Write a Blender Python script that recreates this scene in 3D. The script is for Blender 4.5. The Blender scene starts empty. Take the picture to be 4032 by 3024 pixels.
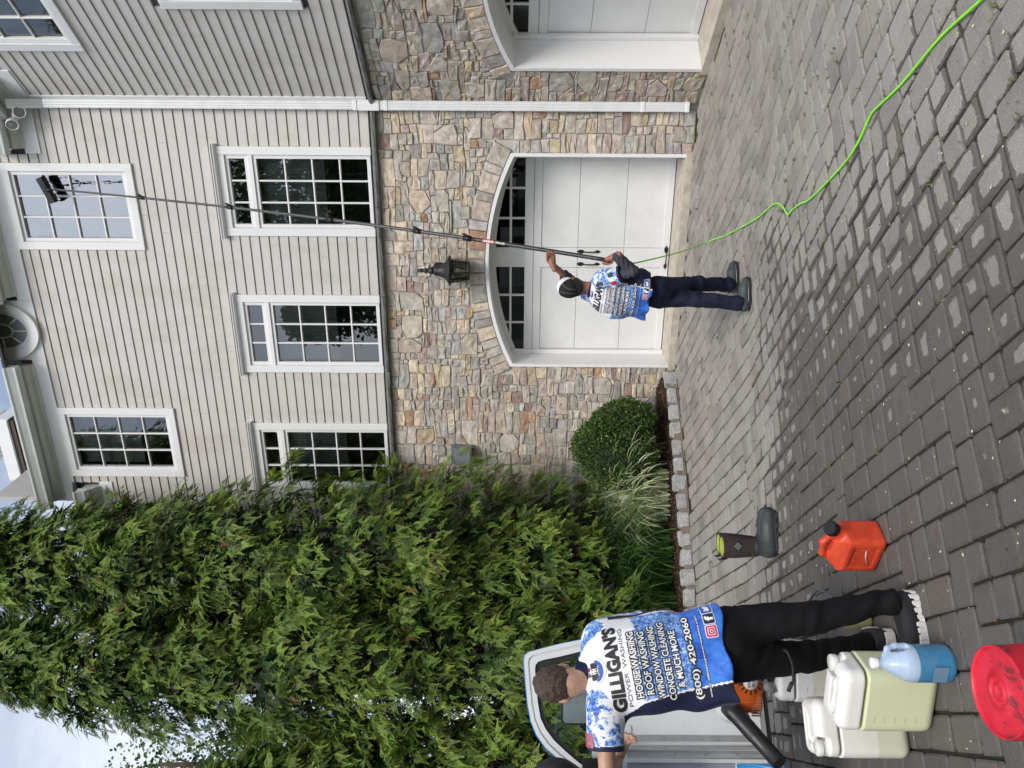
import bpy, bmesh, math, random
import numpy as np
from mathutils import Vector, Matrix
from mathutils.bvhtree import BVHTree

sc = bpy.context.scene
COL = sc.collection
R = math.radians

# ---------------------------------------------------------------- camera
F_PX, CX, CY, ROLL, CAMZ = 3028.0, 2016.0, 1512.0, 0.0061, 2.15
cam_d = bpy.data.cameras.new("camera")
cam = bpy.data.objects.new("camera", cam_d)
COL.objects.link(cam)
cam_d.sensor_fit = 'HORIZONTAL'
cam_d.sensor_width = 36.0
cam_d.lens = 36.0 * F_PX / 4032.0
cam_d.clip_start = 0.05
cam_d.clip_end = 2000.0
_n = math.hypot(1, ROLL)
# the phone was held upright and the picture stored on its side: image-right is world-down
_x = Vector((ROLL / _n, 0, -1 / _n))
_y = Vector((1 / _n, 0, ROLL / _n))
_z = Vector((0, -1, 0))
M = Matrix.Identity(4)
for r in range(3):
    M[r][0], M[r][1], M[r][2] = _x[r], _y[r], _z[r]
M[0][3], M[1][3], M[2][3] = 0, 0, CAMZ
cam.matrix_world = M
sc.camera = cam

# ---------------------------------------------------------------- sky: bright broken overcast
SUN_EL, SUN_AZ = R(50), R(178)          # azimuth measured clockwise from +Y
w = bpy.data.worlds.new("World")
sc.world = w
w.use_nodes = True
nt = w.node_tree
nt.nodes.clear()
def wn(t, **k):
    n = nt.nodes.new(t)
    for a, v in k.items():
        setattr(n, a, v)
    return n
out = wn('ShaderNodeOutputWorld'); bg = wn('ShaderNodeBackground')
sky = wn('ShaderNodeTexSky', sky_type='NISHITA', sun_disc=False)
sky.sun_elevation = SUN_EL; sky.sun_rotation = SUN_AZ
sky.air_density = 1.0; sky.dust_density = 2.0; sky.ozone_density = 1.5
tc = wn('ShaderNodeTexCoord'); mp = wn('ShaderNodeMapping'); mp.inputs['Scale'].default_value = (1.0, 1.0, 2.2)
nz = wn('ShaderNodeTexNoise'); nz.inputs['Scale'].default_value = 2.6; nz.inputs['Detail'].default_value = 7; nz.inputs['Roughness'].default_value = 0.55
rmp = wn('ShaderNodeValToRGB')
rmp.color_ramp.elements[0].position = 0.38; rmp.color_ramp.elements[0].color = (0.18, 0.18, 0.18, 1)
rmp.color_ramp.elements[1].position = 0.70; rmp.color_ramp.elements[1].color = (1, 1, 1, 1)
mix = wn('ShaderNodeMixRGB'); mix.inputs[2].default_value = (6.5, 6.75, 7.3, 1)
nt.links.new(tc.outputs['Generated'], mp.inputs['Vector']); nt.links.new(mp.outputs[0], nz.inputs['Vector'])
nt.links.new(nz.outputs[0], rmp.inputs[0]); nt.links.new(rmp.outputs[0], mix.inputs[0])
nt.links.new(sky.outputs[0], mix.inputs[1]); nt.links.new(mix.outputs[0], bg.inputs[0])
bg.inputs[1].default_value = 0.10
nt.links.new(bg.outputs[0], out.inputs[0])

# ---------------------------------------------------------------- sun behind thin cloud
sd = bpy.data.lights.new("sun", 'SUN'); sun = bpy.data.objects.new("sun", sd); COL.objects.link(sun)
sd.energy = 1.5; sd.angle = R(24); sd.color = (1.0, 0.965, 0.91)
_d = Vector((math.sin(SUN_AZ) * math.cos(SUN_EL), math.cos(SUN_AZ) * math.cos(SUN_EL), math.sin(SUN_EL)))
sun.rotation_euler = _d.to_track_quat('Z', 'Y').to_euler()

sc.view_settings.view_transform = 'Standard'
sc.view_settings.look = 'None'
sc.view_settings.exposure = 0.80
sc.view_settings.gamma = 1.0
sc.view_settings.use_curve_mapping = False
sc.render.engine = 'CYCLES'
sc.cycles.max_bounces = 5
sc.cycles.diffuse_bounces = 3
sc.cycles.glossy_bounces = 3
sc.cycles.transmission_bounces = 3
sc.cycles.caustics_reflective = False
sc.cycles.caustics_refractive = False
sc.cycles.transparent_max_bounces = 8
sc.cycles.use_denoising = True
sc.cycles.use_adaptive_sampling = True
sc.cycles.adaptive_threshold = 0.02

# ---------------------------------------------------------------- helpers
rng = random.Random(7)
nrg = np.random.default_rng(7)

def ray(x, y):
    dx, dy = x - CX, y - CY
    down = (dx + dy * ROLL) / _n; right = (dx * ROLL - dy) / _n
    return Vector((right / F_PX, 1.0, -down / F_PX))
def at(x, y, Y):                     # a point seen at photo pixel x, y, standing Y metres in front of the camera
    d = ray(x, y)
    return Vector((d.x * Y, Y, CAMZ + d.z * Y))
def gz(Y):                           # the drive falls gently towards the house
    return 0.08 * max(0.0, 7.0 - Y)
def proj(X, Y, Z):
    r = X / Y * F_PX; dn = -(Z - CAMZ) / Y * F_PX
    return CX + (dn + ROLL * r) / _n, CY + (dn * ROLL - r) / _n

def tag(o, label=None, cat=None, group=None, kind=None):
    if label: o['label'] = label
    if cat: o['category'] = cat
    if group: o['group'] = group
    if kind: o['kind'] = kind
    return o
def empty(name, loc=(0, 0, 0), rz=0.0, parent=None):
    o = bpy.data.objects.new(name, None); COL.objects.link(o)
    o.location = loc; o.rotation_euler = (0, 0, rz); o.empty_display_size = 0.2
    if parent: o.parent = parent
    return o
def link(name, me, mat=None, parent=None, loc=None, rz=None):
    o = bpy.data.objects.new(name, me); COL.objects.link(o)
    if mat is not None and len(me.materials) == 0: me.materials.append(mat)
    if parent: o.parent = parent
    if loc is not None: o.location = loc
    if rz is not None: o.rotation_euler = (0, 0, rz)
    return o
def mesh(name, V, Fc, smooth=False, attrs=None):
    me = bpy.data.meshes.new(name)
    me.from_pydata([tuple(map(float, v)) for v in V], [], [tuple(map(int, f)) for f in Fc])
    if smooth: me.polygons.foreach_set('use_smooth', [True] * len(me.polygons))
    if attrs:
        for an, data in attrs.items():
            data = np.asarray(data, dtype=np.float32)
            if data.ndim == 1:
                a = me.attributes.new(an, 'FLOAT', 'POINT'); a.data.foreach_set('value', data)
            else:
                a = me.attributes.new(an, 'FLOAT_COLOR', 'POINT')
                c4 = np.ones((len(data), 4), np.float32); c4[:, :3] = data[:, :3]
                a.data.foreach_set('color', c4.ravel())
    me.update()
    return me

class MB:
    """collects shapes into ONE mesh"""
    def __init__(s): s.v = []; s.f = []; s.sm = []
    def add(s, V, Fc, smooth=False):
        b = len(s.v); s.v += [tuple(v) for v in V]
        for f in Fc: s.f.append(tuple(i + b for i in f)); s.sm.append(smooth)
        return s
    def box(s, x0, x1, y0, y1, z0, z1):
        V = [(x, y, z) for z in (z0, z1) for y in (y0, y1) for x in (x0, x1)]
        return s.add(V, [(0, 2, 3, 1), (4, 5, 7, 6), (0, 1, 5, 4), (2, 6, 7, 3), (0, 4, 6, 2), (1, 3, 7, 5)])
    def cbox(s, x0, x1, y0, y1, z0, z1, c=0.004):   # chamfered towards the viewer side (y0)
        V = [(x0, y1, z0), (x1, y1, z0), (x1, y1, z1), (x0, y1, z1),
             (x0, y0 + c, z0), (x1, y0 + c, z0), (x1, y0 + c, z1), (x0, y0 + c, z1),
             (x0 + c, y0, z0 + c), (x1 - c, y0, z0 + c), (x1 - c, y0, z1 - c), (x0 + c, y0, z1 - c)]
        Fc = [(3, 2, 1, 0), (8, 9, 10, 11)]
        for i in range(4):
            j = (i + 1) % 4
            Fc += [(i, j, 4 + j, 4 + i), (4 + i, 4 + j, 8 + j, 8 + i)]
        return s.add(V, Fc)
    def extrude(s, prof, a0, a1, fn):       # prof: closed 2D outline, fn(a, p) -> xyz
        n = len(prof); V = [fn(a0, p) for p in prof] + [fn(a1, p) for p in prof]
        Fc = [(i, (i + 1) % n, n + (i + 1) % n, n + i) for i in range(n)] + [tuple(range(n))[::-1], tuple(range(n, 2 * n))]
        return s.add(V, Fc)
    def tube(s, pts, rad, n=8, cap=True, smooth=True):
        pts = [Vector(p) for p in pts]
        rads = rad if hasattr(rad, '__len__') else [rad] * len(pts)
        V = []; up = None
        for i, p in enumerate(pts):
            t = (pts[min(i + 1, len(pts) - 1)] - pts[max(i - 1, 0)])
            t = t.normalized() if t.length > 1e-9 else Vector((0, 0, 1))
            if up is None:
                up = t.orthogonal().normalized()
            up = (up - t * up.dot(t))
            up = up.normalized() if up.length > 1e-6 else t.orthogonal().normalized()
            sd_ = t.cross(up)
            for k in range(n):
                a = 2 * math.pi * k / n
                V.append(p + (up * math.cos(a) + sd_ * math.sin(a)) * rads[i])
        Fc = []
        for i in range(len(pts) - 1):
            for k in range(n):
                k2 = (k + 1) % n
                Fc.append((i * n + k, i * n + k2, (i + 1) * n + k2, (i + 1) * n + k))
        s.add(V, Fc, smooth)
        if cap:
            b = len(s.v) - len(V)
            s.f.append(tuple(b + k for k in range(n))[::-1]); s.sm.append(False)
            s.f.append(tuple(b + (len(pts) - 1) * n + k for k in range(n))); s.sm.append(False)
        return s
    def lathe(s, prof, n=32, c=(0, 0, 0), smooth=True, close=True):   # prof: (r, z) from bottom to top
        V = []
        for r_, z_ in prof:
            for k in range(n):
                a = 2 * math.pi * k / n
                V.append((c[0] + r_ * math.cos(a), c[1] + r_ * math.sin(a), c[2] + z_))
        Fc = [(i * n + k, i * n + (k + 1) % n, (i + 1) * n + (k + 1) % n, (i + 1) * n + k) for i in range(len(prof) - 1) for k in range(n)]
        s.add(V, Fc, smooth)
        if close:
            b = len(s.v) - len(V)
            s.f.append(tuple(b + k for k in range(n))[::-1]); s.sm.append(False)
            s.f.append(tuple(b + (len(prof) - 1) * n + k for k in range(n))); s.sm.append(False)
        return s
    def me(s, name):
        m = bpy.data.meshes.new(name); m.from_pydata([tuple(map(float, v)) for v in s.v], [], s.f)
        m.polygons.foreach_set('use_smooth', s.sm); m.update()
        return m
    def build(s, name, mat, parent=None, loc=None, rz=None):
        return link(name, s.me(name), mat, parent, loc, rz)

# ---- implicit surfaces: soft unions of tapered limbs, meshed with surface nets
def smin(a, b, k):
    h = np.clip(0.5 + 0.5 * (b - a) / k, 0, 1)
    return b * (1 - h) + a * h - k * h * (1 - h)
def rcone(P, a, b, ra, rb):
    a = np.array(a, float); b = np.array(b, float); ba = b - a; L = max(ba @ ba, 1e-9)
    t = np.clip((P - a) @ ba / L, 0, 1)
    return np.linalg.norm(P - a - t[:, None] * ba, axis=1) - (ra + (rb - ra) * t)
def chain(P, pts, rads, k=0.02):
    d = None
    for i in range(len(pts) - 1):
        e = rcone(P, pts[i], pts[i + 1], rads[i], rads[i + 1])
        d = e if d is None else smin(d, e, k)
    return d
def ellip(P, c, r, ax=None):
    q = P - np.array(c, float)
    if ax is not None: q = q @ np.array(ax, float).T
    r = np.array(r, float)
    k0 = np.linalg.norm(q / r, axis=1); k1 = np.linalg.norm(q / (r * r), axis=1)
    return k0 * (k0 - 1.0) / np.maximum(k1, 1e-6)
def rbox(P, c, hx, rad, ax=None):
    q = P - np.array(c, float)
    if ax is not None: q = q @ np.array(ax, float).T
    q = np.abs(q) - (np.array(hx, float) - rad)
    return np.linalg.norm(np.maximum(q, 0), axis=1) + np.minimum(q.max(axis=1), 0) - rad
def plane(P, p, n):
    n = np.array(n, float); n = n / np.linalg.norm(n)
    return (P - np.array(p, float)) @ n
def wob(P, f, seed=0):                   # cheap smooth noise, about -1..1
    r_ = np.random.default_rng(seed); d = np.zeros(len(P))
    for _ in range(6):
        k = r_.normal(size=3); k = k / np.linalg.norm(k) * f * r_.uniform(0.6, 1.5)
        d += np.sin(P @ k + r_.uniform(0, 6.28))
    return d / 3.2
def nets(f, lo, hi, h):
    lo = np.array(lo, float); hi = np.array(hi, float)
    n = np.maximum(np.ceil((hi - lo) / h).astype(int) + 1, 3)
    xs = [lo[i] + h * np.arange(n[i]) for i in range(3)]
    G = np.stack(np.meshgrid(*xs, indexing='ij'), -1).reshape(-1, 3)
    # sample coarsely first, then only near the surface
    S_ = 4; m_ = (n + S_ - 2) // S_ + 1
    cx_ = [lo[i] + h * S_ * (np.arange(m_[i]) - 0.0) for i in range(3)]
    Gc = np.stack(np.meshgrid(*cx_, indexing='ij'), -1).reshape(-1, 3); Dc = f(Gc).reshape(m_)
    near = np.abs(Dc) < h * S_ * 2.6
    k_ = [np.minimum((np.arange(n[i]) + S_ // 2) // S_, m_[i] - 1) for i in range(3)]
    D = Dc[np.ix_(*k_)].ravel().copy(); sel = np.flatnonzero(near[np.ix_(*k_)].ravel())
    for i in range(0, len(sel), 200000): j = sel[i:i + 200000]; D[j] = f(G[j])
    D = D.reshape(n); ins = D < 0
    c = n - 1
    pos = np.zeros((*c, 3)); cnt = np.zeros(c)
    offs = [(x, y, z) for x in (0, 1) for y in (0, 1) for z in (0, 1)]
    def cor(o): return tuple(slice(o[i], o[i] + c[i]) for i in range(3))
    for a in offs:
        for ax in range(3):
            if a[ax]: continue
            b = list(a); b[ax] = 1
            Da, Db = D[cor(a)], D[cor(b)]
            m = (Da < 0) != (Db < 0)
            t = np.where(m, Da / np.where(m, Da - Db, 1), 0)
            for i in range(3):
                pos[..., i] += np.where(m, a[i] + (t if i == ax else 0), 0)
            cnt += m
    act = cnt > 0
    idx = -np.ones(c, int); idx[act] = np.arange(act.sum())
    base = np.stack(np.meshgrid(*[np.arange(c[i]) for i in range(3)], indexing='ij'), -1)
    V = (base[act] + pos[act] / cnt[act][:, None]) * h + lo
    quads = []
    for ax in range(3):
        u, v = (ax + 1) % 3, (ax + 2) % 3
        sl0 = [slice(1, c[i]) for i in range(3)]; sl0[ax] = slice(0, c[ax])
        sl1 = list(sl0); sl1[ax] = slice(1, c[ax] + 1)
        A, B = ins[tuple(sl0)], ins[tuple(sl1)]
        ch = np.argwhere(A != B)
        if len(ch) == 0: continue
        fl = A[tuple(ch.T)]
        g = ch.copy(); g[:, u] += 1; g[:, v] += 1
        def ix(du, dv):
            q = g.copy(); q[:, u] -= du; q[:, v] -= dv
            return idx[tuple(q.T)]
        Q = np.stack([ix(1, 1), ix(0, 1), ix(0, 0), ix(1, 0)], 1)
        Q[~fl] = Q[~fl][:, ::-1]
        quads.append(Q)
    Q = np.concatenate(quads)
    # one relaxation towards the true surface for smooth shading
    e = h * 0.5
    d0 = f(V); gr = np.stack([f(V + np.eye(3)[i] * e) - f(V - np.eye(3)[i] * e) for i in range(3)], 1) / (2 * e)
    gl = np.maximum((gr * gr).sum(1), 0.2)
    V = V - np.clip(d0 / gl, -h, h)[:, None] * gr
    return V, Q

# ---------------------------------------------------------------- materials
MATS = {}
class NT:
    def __init__(s, name):
        s.m = bpy.data.materials.new(name); s.m.use_nodes = True; s.t = s.m.node_tree
        s.b = s.t.nodes['Principled BSDF']; s.o = s.t.nodes['Material Output']
    def n(s, typ, ins=None, **k):
        nd = s.t.nodes.new(typ)
        for a, v in k.items(): setattr(nd, a, v)
        if ins:
            for a, v in ins.items(): s.set(nd.inputs[a], v)
        return nd
    def set(s, sock, v):
        if hasattr(v, 'is_linked') or hasattr(v, 'links'): s.t.links.new(v, sock)
        else:
            if sock.type == 'RGBA' and len(v) == 3: v = (*v, 1)
            sock.default_value = v
    def P(s, **k):
        for a, v in k.items(): s.set(s.b.inputs[a.replace('_', ' ')], v)
    def noise(s, scale, detail=4, rough=0.55, vec=None, dist=0.0):
        nd = s.n('ShaderNodeTexNoise', {'Scale': scale, 'Detail': detail, 'Roughness': rough, 'Distortion': dist})
        if vec is not None: s.set(nd.inputs['Vector'], vec)
        return nd.outputs[0]
    def ramp(s, fac, stops):
        nd = s.n('ShaderNodeValToRGB'); el = nd.color_ramp.elements
        while len(el) < len(stops): el.new(0.5)
        for e_, (p_, c_) in zip(el, stops):
            e_.position = p_; e_.color = (*c_, 1) if len(c_) == 3 else c_
        s.set(nd.inputs[0], fac); return nd.outputs[0]
    def mix(s, fac, a, b, mode='MIX'):
        nd = s.n('ShaderNodeMixRGB', blend_type=mode)
        s.set(nd.inputs[0], fac); s.set(nd.inputs[1], a); s.set(nd.inputs[2], b); return nd.outputs[0]
    def math(s, op, a, b=0.0, c=0.0, clamp=False):
        nd = s.n('ShaderNodeMath', operation=op, use_clamp=clamp)
        s.set(nd.inputs[0], a); s.set(nd.inputs[1], b); s.set(nd.inputs[2], c); return nd.outputs[0]
    def map(s, v, a, b, c=0.0, d=1.0):
        nd = s.n('ShaderNodeMapRange', {'From Min': a, 'From Max': b, 'To Min': c, 'To Max': d}, interpolation_type='SMOOTHSTEP')
        s.set(nd.inputs[0], v); return nd.outputs[0]
    def attr(s, name, out='Fac'): return s.n('ShaderNodeAttribute', attribute_name=name).outputs[out]
    def pos(s): return s.n('ShaderNodeNewGeometry').outputs['Position']
    def obj(s): return s.n('ShaderNodeTexCoord').outputs['Object']
    def scale(s, vec, sc_):
        nd = s.n('ShaderNodeMapping'); s.set(nd.inputs['Vector'], vec); nd.inputs['Scale'].default_value = sc_; return nd.outputs[0]
    def sep(s, vec): return s.n('ShaderNodeSeparateXYZ', {0: vec}).outputs
    def bump(s, h, strength=0.3, dist=0.01):
        nd = s.n('ShaderNodeBump', {'Strength': strength, 'Distance': dist, 'Height': h})
        s.set(s.b.inputs['Normal'], nd.outputs[0])

def simple(name, col, rough=0.5, metal=0.0, var=0.06, nscale=12.0, bump=0.0, spec=0.5, bscale=None, sub=0.0):
    if name in MATS: return MATS[name]
    t = NT(name); v = t.pos()
    nz_ = t.noise(nscale, 5, 0.6, v)
    lo = tuple(max(0, c * (1 - var * 2)) for c in col); hi = tuple(min(1, c * (1 + var * 2)) for c in col)
    t.P(Base_Color=t.ramp(nz_, [(0.25, lo), (0.75, hi)]), Roughness=rough, Metallic=metal, Specular_IOR_Level=spec)
    t.set(t.b.inputs['Roughness'], t.map(t.noise(nscale * 2.3, 3, 0.5, v), 0.2, 0.8, max(0.02, rough - 0.08), min(1, rough + 0.1)))
    if bump: t.bump(t.noise(bscale or nscale * 6, 4, 0.6, v), bump, 0.004)
    if sub: t.P(Subsurface_Weight=sub); t.b.inputs['Subsurface Radius'].default_value = (0.02, 0.02, 0.02)
    MATS[name] = t.m
    return t.m
def glass(name, tint=(0.6, 0.66, 0.66), ior=1.9, rough=0.0, base=0.04, wav=0.0):
    if name in MATS: return MATS[name]
    t = NT(name); t.t.nodes.remove(t.b)
    fr = t.n('ShaderNodeFresnel', {'IOR': ior}); tr = t.n('ShaderNodeBsdfTransparent', {'Color': (*tint, 1)})
    gl = t.n('ShaderNodeBsdfGlossy', {'Color': (0.95, 0.98, 1, 1), 'Roughness': rough})
    if wav:
        v = t.scale(t.pos(), (1, 1, 0.35))
        bp = t.n('ShaderNodeBump', {'Strength': wav, 'Distance': 0.02, 'Height': t.noise(9, 3, 0.5, v)})
        t.set(gl.inputs['Normal'], bp.outputs[0])
    mx = t.n('ShaderNodeMixShader'); t.set(mx.inputs[0], t.math('ADD', fr.outputs[0], base, clamp=True))
    t.t.links.new(tr.outputs[0], mx.inputs[1]); t.t.links.new(gl.outputs[0], mx.inputs[2]); t.t.links.new(mx.outputs[0], t.o.inputs[0])
    MATS[name] = t.m
    return t.m

# lettering outlines are traced once, while the scene is still empty
_TXT = {}
def text_mesh(txt, bold=0.0):
    key = (txt, bold)
    if key not in _TXT:
        cu = bpy.data.curves.new('t', 'FONT'); cu.body = txt; cu.align_x = 'CENTER'; cu.align_y = 'CENTER'; cu.size = 1.0; cu.offset = bold; cu.resolution_u = 3
        o = bpy.data.objects.new('t', cu); COL.objects.link(o)
        dg = bpy.context.evaluated_depsgraph_get(); dg.update(); ev = o.evaluated_get(dg); me = ev.to_mesh()
        _TXT[key] = (np.array([v.co[:] for v in me.vertices]), [tuple(p.vertices) for p in me.polygons])
        ev.to_mesh_clear(); bpy.data.objects.remove(o); bpy.data.curves.remove(cu)
    return _TXT[key]
PR = [("GILLIGAN'S", .53, .37, .060, 'black'), ('POWER  WASHING', .478, .345, .019, 'thin'), ('HOUSE WASHING', .430, .29, .030, 'white'), ('ROOF WASHING', .382, .275, .030, 'white'), ('WINDOW WASHING', .333, .31, .030, 'white'), ('CONCRETE CLEANING', .284, .34, .029, 'white'), ('& MUCH MORE', .238, .25, .029, 'white'), ('(800) 420-2060', .162, .36, .036, 'white'), ('www.gilliganspowerwashing.com', .112, .36, .011, 'white')]
for _t in PR:
    for _b in ((0.0, .055) if _t[4] == 'black' else (0.0,) if _t[4] == 'thin' else (0.0, .15, .018)): text_mesh(_t[0], _b)
for _t, _b in (('XERO', .02), ('PRO•30', .02), ('STIHL', .015), ('BR 350', .015), ('f', .05), ('QC', .04)): text_mesh(_t, 0.0); text_mesh(_t, _b)
# ================================================================= HOUSE
TH1 = R(68.0)
E1 = Vector((math.sin(TH1), -math.cos(TH1), 0)); N1 = Vector((-math.cos(TH1), -math.sin(TH1), 0))
CORNER = Vector((3.29837, 9.06209, 0))
A1 = math.atan2(E1.y, E1.x); A2 = R(-67.0) - A1      # wing turns 45 degrees towards the camera
TH2 = R(23.0)
E2 = Vector((math.sin(TH2), -math.cos(TH2), 0)); N2 = Vector((-math.cos(TH2), -math.sin(TH2), 0))

def siding_mat():
    t = NT('painted_clapboard'); v = t.pos()
    grain = t.noise(14, 6, 0.65, t.scale(v, (1, 1, 9)))
    patch = t.map(t.noise(1.9, 5, 0.6, t.scale(v, (1.6, 1.6, 0.55))), 0.47, 0.66)
    c = t.mix(t.math('MULTIPLY', patch, 0.8), (0.580, 0.556, 0.526), (0.510, 0.470, 0.422))
    c = t.mix(t.math('MULTIPLY', grain, 0.22), c, (0.44, 0.425, 0.41))
    rnd = t.n('ShaderNodeObjectInfo').outputs['Random']
    c = t.mix(t.map(rnd, 0, 1, 0.0, 0.10), c, (0.47, 0.455, 0.44))
    t.P(Base_Color=c, Roughness=0.62, Specular_IOR_Level=0.35); t.bump(grain, 0.22, 0.004); return t.m
def trim_mat():
    t = NT('white_trim_paint'); v = t.pos()
    d1 = t.map(t.noise(3.2, 6, 0.65, t.scale(v, (1, 1, 0.35))), 0.5, 0.8)
    c = t.mix(t.math('MULTIPLY', d1, 0.35), (0.80, 0.80, 0.80), (0.62, 0.615, 0.59))
    t.P(Base_Color=c, Roughness=0.45, Specular_IOR_Level=0.4); t.bump(t.noise(60, 3, 0.5, v), 0.05, 0.002); return t.m
def stone_mat():
    t = NT('ledge_stone'); v = t.pos(); col = t.attr('col', 'Color')
    n1 = t.noise(11, 7, 0.68, v); n2 = t.noise(55, 4, 0.6, v); n3 = t.noise(4.5, 4, 0.6, v, 0.8)
    c = t.mix(t.map(n1, 0.35, 0.72), t.mix(1.0, col, (0.74, 0.72, 0.70), 'MULTIPLY'), t.mix(1.0, col, (1.17, 1.15, 1.12), 'MULTIPLY'))
    c = t.mix(t.math('MULTIPLY', t.map(n3, 0.56, 0.72), 0.4), c, (0.40, 0.29, 0.17))
    c = t.mix(t.math('MULTIPLY', t.map(n2, 0.55, 0.75), 0.3), c, (0.20, 0.19, 0.18))
    t.P(Base_Color=c, Roughness=0.9, Specular_IOR_Level=0.25)
    t.bump(t.math('ADD', n1, t.math('MULTIPLY', n2, 0.4)), 0.55, 0.02); return t.m
M_SIDE, M_TRIM, M_STONE = siding_mat(), trim_mat(), stone_mat()
M_MORTAR = simple('mortar', (0.50, 0.47, 0.42), 0.95, var=0.12, nscale=22, bump=0.5)
M_SHEATH = simple('lap_shadow_sheathing', (0.085, 0.075, 0.078), 0.9)  # dark colour stands in for the shadow lines between the boards
M_DOOR = simple('garage_door_paint', (0.73, 0.735, 0.725), 0.42, var=0.035, nscale=3.5, spec=0.4)
M_BLACK = simple('black_iron', (0.018, 0.018, 0.02), 0.45, 0.3)
M_DARKIN = simple('dark_interior', (0.07, 0.075, 0.075), 0.9)
M_BLIND = simple('window_blind', (0.55, 0.57, 0.56), 0.8)
M_PANE = glass('window_glass', (0.80, 0.86, 0.85), 1.8, 0.008, 0.085)
M_PANEWET = glass('wet_glass_sky_boost', (0.40, 0.46, 0.47), 2.6, 0.03, 0.27, 0.3)  # wet pane; mirror share raised to stand in for the brighter sky reflection
M_GPANE = glass('garage_glass', (0.5, 0.55, 0.55), 1.5, 0.0, 0.0)
M_GUTTER = simple('grey_white_gutter', (0.60, 0.62, 0.60), 0.4, 0.1, var=0.05, nscale=4)
M_LEDGE = simple('grey_ledge_stone', (0.14, 0.14, 0.135), 0.85, var=0.15, nscale=14, bump=0.5)
M_SHINGLE = simple('roof_shingle', (0.05, 0.05, 0.055), 0.9, var=0.2, nscale=30, bump=0.5)
M_CONC = simple('concrete_sill', (0.44, 0.40, 0.33), 0.85, var=0.14, nscale=9, bump=0.3)

house = empty('house', CORNER, A1)
tag(house, 'grey clapboard house with fieldstone ground floor and two arched white garage doors', 'house')
def hp(name, mb, mat, wing=False, parent=None):
    o = mb.build(name, mat, parent or house)
    if wing and parent is None: o.rotation_euler = (0, 0, A2)
    return o

Z_BELT = 3.855
# openings: x0, x1, z0, z1 of outer casing
WINS_MAIN = {'A': (-1.755, -0.70, 6.775, 8.365), 'E': (-4.99, -3.935, 6.775, 8.365),
             'B': (-1.568, -0.493, 3.862, 5.72), 'C': (-3.395, -2.327, 3.862, 5.72), 'D': (-5.225, -4.147, 3.862, 5.72)}
WINS_WING = {'F': (0.79, 1.845, 6.79, 8.38), 'G': (1.345, 2.42, 4.29, 5.73)}

# ---- garage geometry
HW, SPRING, RISE = 1.3715, 2.185, 0.315
RAD = (HW * HW + RISE * RISE) / (2 * RISE)
G_X = {False: -1.9205, True: 1.9265}
def zarch(x, xc, grow=0.0):
    dx = x - xc
    if abs(dx) >= HW + grow: return 0.0
    return SPRING + RISE - RAD + math.sqrt(max(0, (RAD + grow) ** 2 - dx * dx))

# ---- wall backing (mortar below, sheathing above, coloured dark for the lap shadows), with real openings
def backing(wing, x0, x1, wins, ztop):
    xc = G_X[wing]
    mb = MB(); N = 44
    xs = sorted(set([x0, x1, xc - HW, xc + HW] + [xc - HW + 2 * HW * i / N for i in range(N + 1)]))
    for a, b in zip(xs, xs[1:]):
        if b <= x0 or a >= x1: continue
        m = 0.5 * (a + b); zb = zarch(m, xc)
        mb.box(a, b, 0.0, 0.40, zb if zb > 0 else -0.2, Z_BELT - 0.02)
    hp('stone_backing_wall', mb, M_MORTAR, wing)
    mb = MB()
    X = sorted(set([x0, x1] + ([] if wing else [-5.2, -0.6]) + [v for q in wins.values() for v in q[:2] if x0 < v < x1]))
    Z = sorted(set([Z_BELT - 0.02, 8.2, ztop] + [v for q in wins.values() for v in q[2:] if v < ztop]))
    for a, b in zip(X, X[1:]):
        for c, d in zip(Z, Z[1:]):
            mx_, mz = 0.5 * (a + b), 0.5 * (c + d)
            if any(q[0] < mx_ < q[1] and q[2] < mz < q[3] for q in wins.values()): continue
            if not wing and mz > 8.2 and not (-5.2 < mx_ < -0.6): continue
            mb.box(a, b, 0.006, 0.30, c, d)
    hp('sheathing_wall', mb, M_SHEATH, wing)
    mb = MB().box(x0, x1 + (0.9 if not wing else 0), 0.95, 1.0, -0.1, 8.12).box(x0, -5.18 if not wing else x1, .31, .95, 8.10, 8.12)
    mb.box(x0, x1, .31, .95, 6.2, 6.25)
    if not wing: mb.box(-5.18, -.62, .95, 1.0, 8.12, 8.66).box(-5.18, -.62, .31, .95, 8.64, 8.66).box(-5.18, -5.15, .31, .95, 8.12, 8.64).box(-.65, -.62, .31, .95, 8.12, 8.64)
    hp('dark_room_interior', mb, M_DARKIN, wing)
backing(False, -9.0, 0.0, WINS_MAIN, 8.72)
backing(True, 0.0, 4.2, WINS_WING, 8.6)

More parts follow.
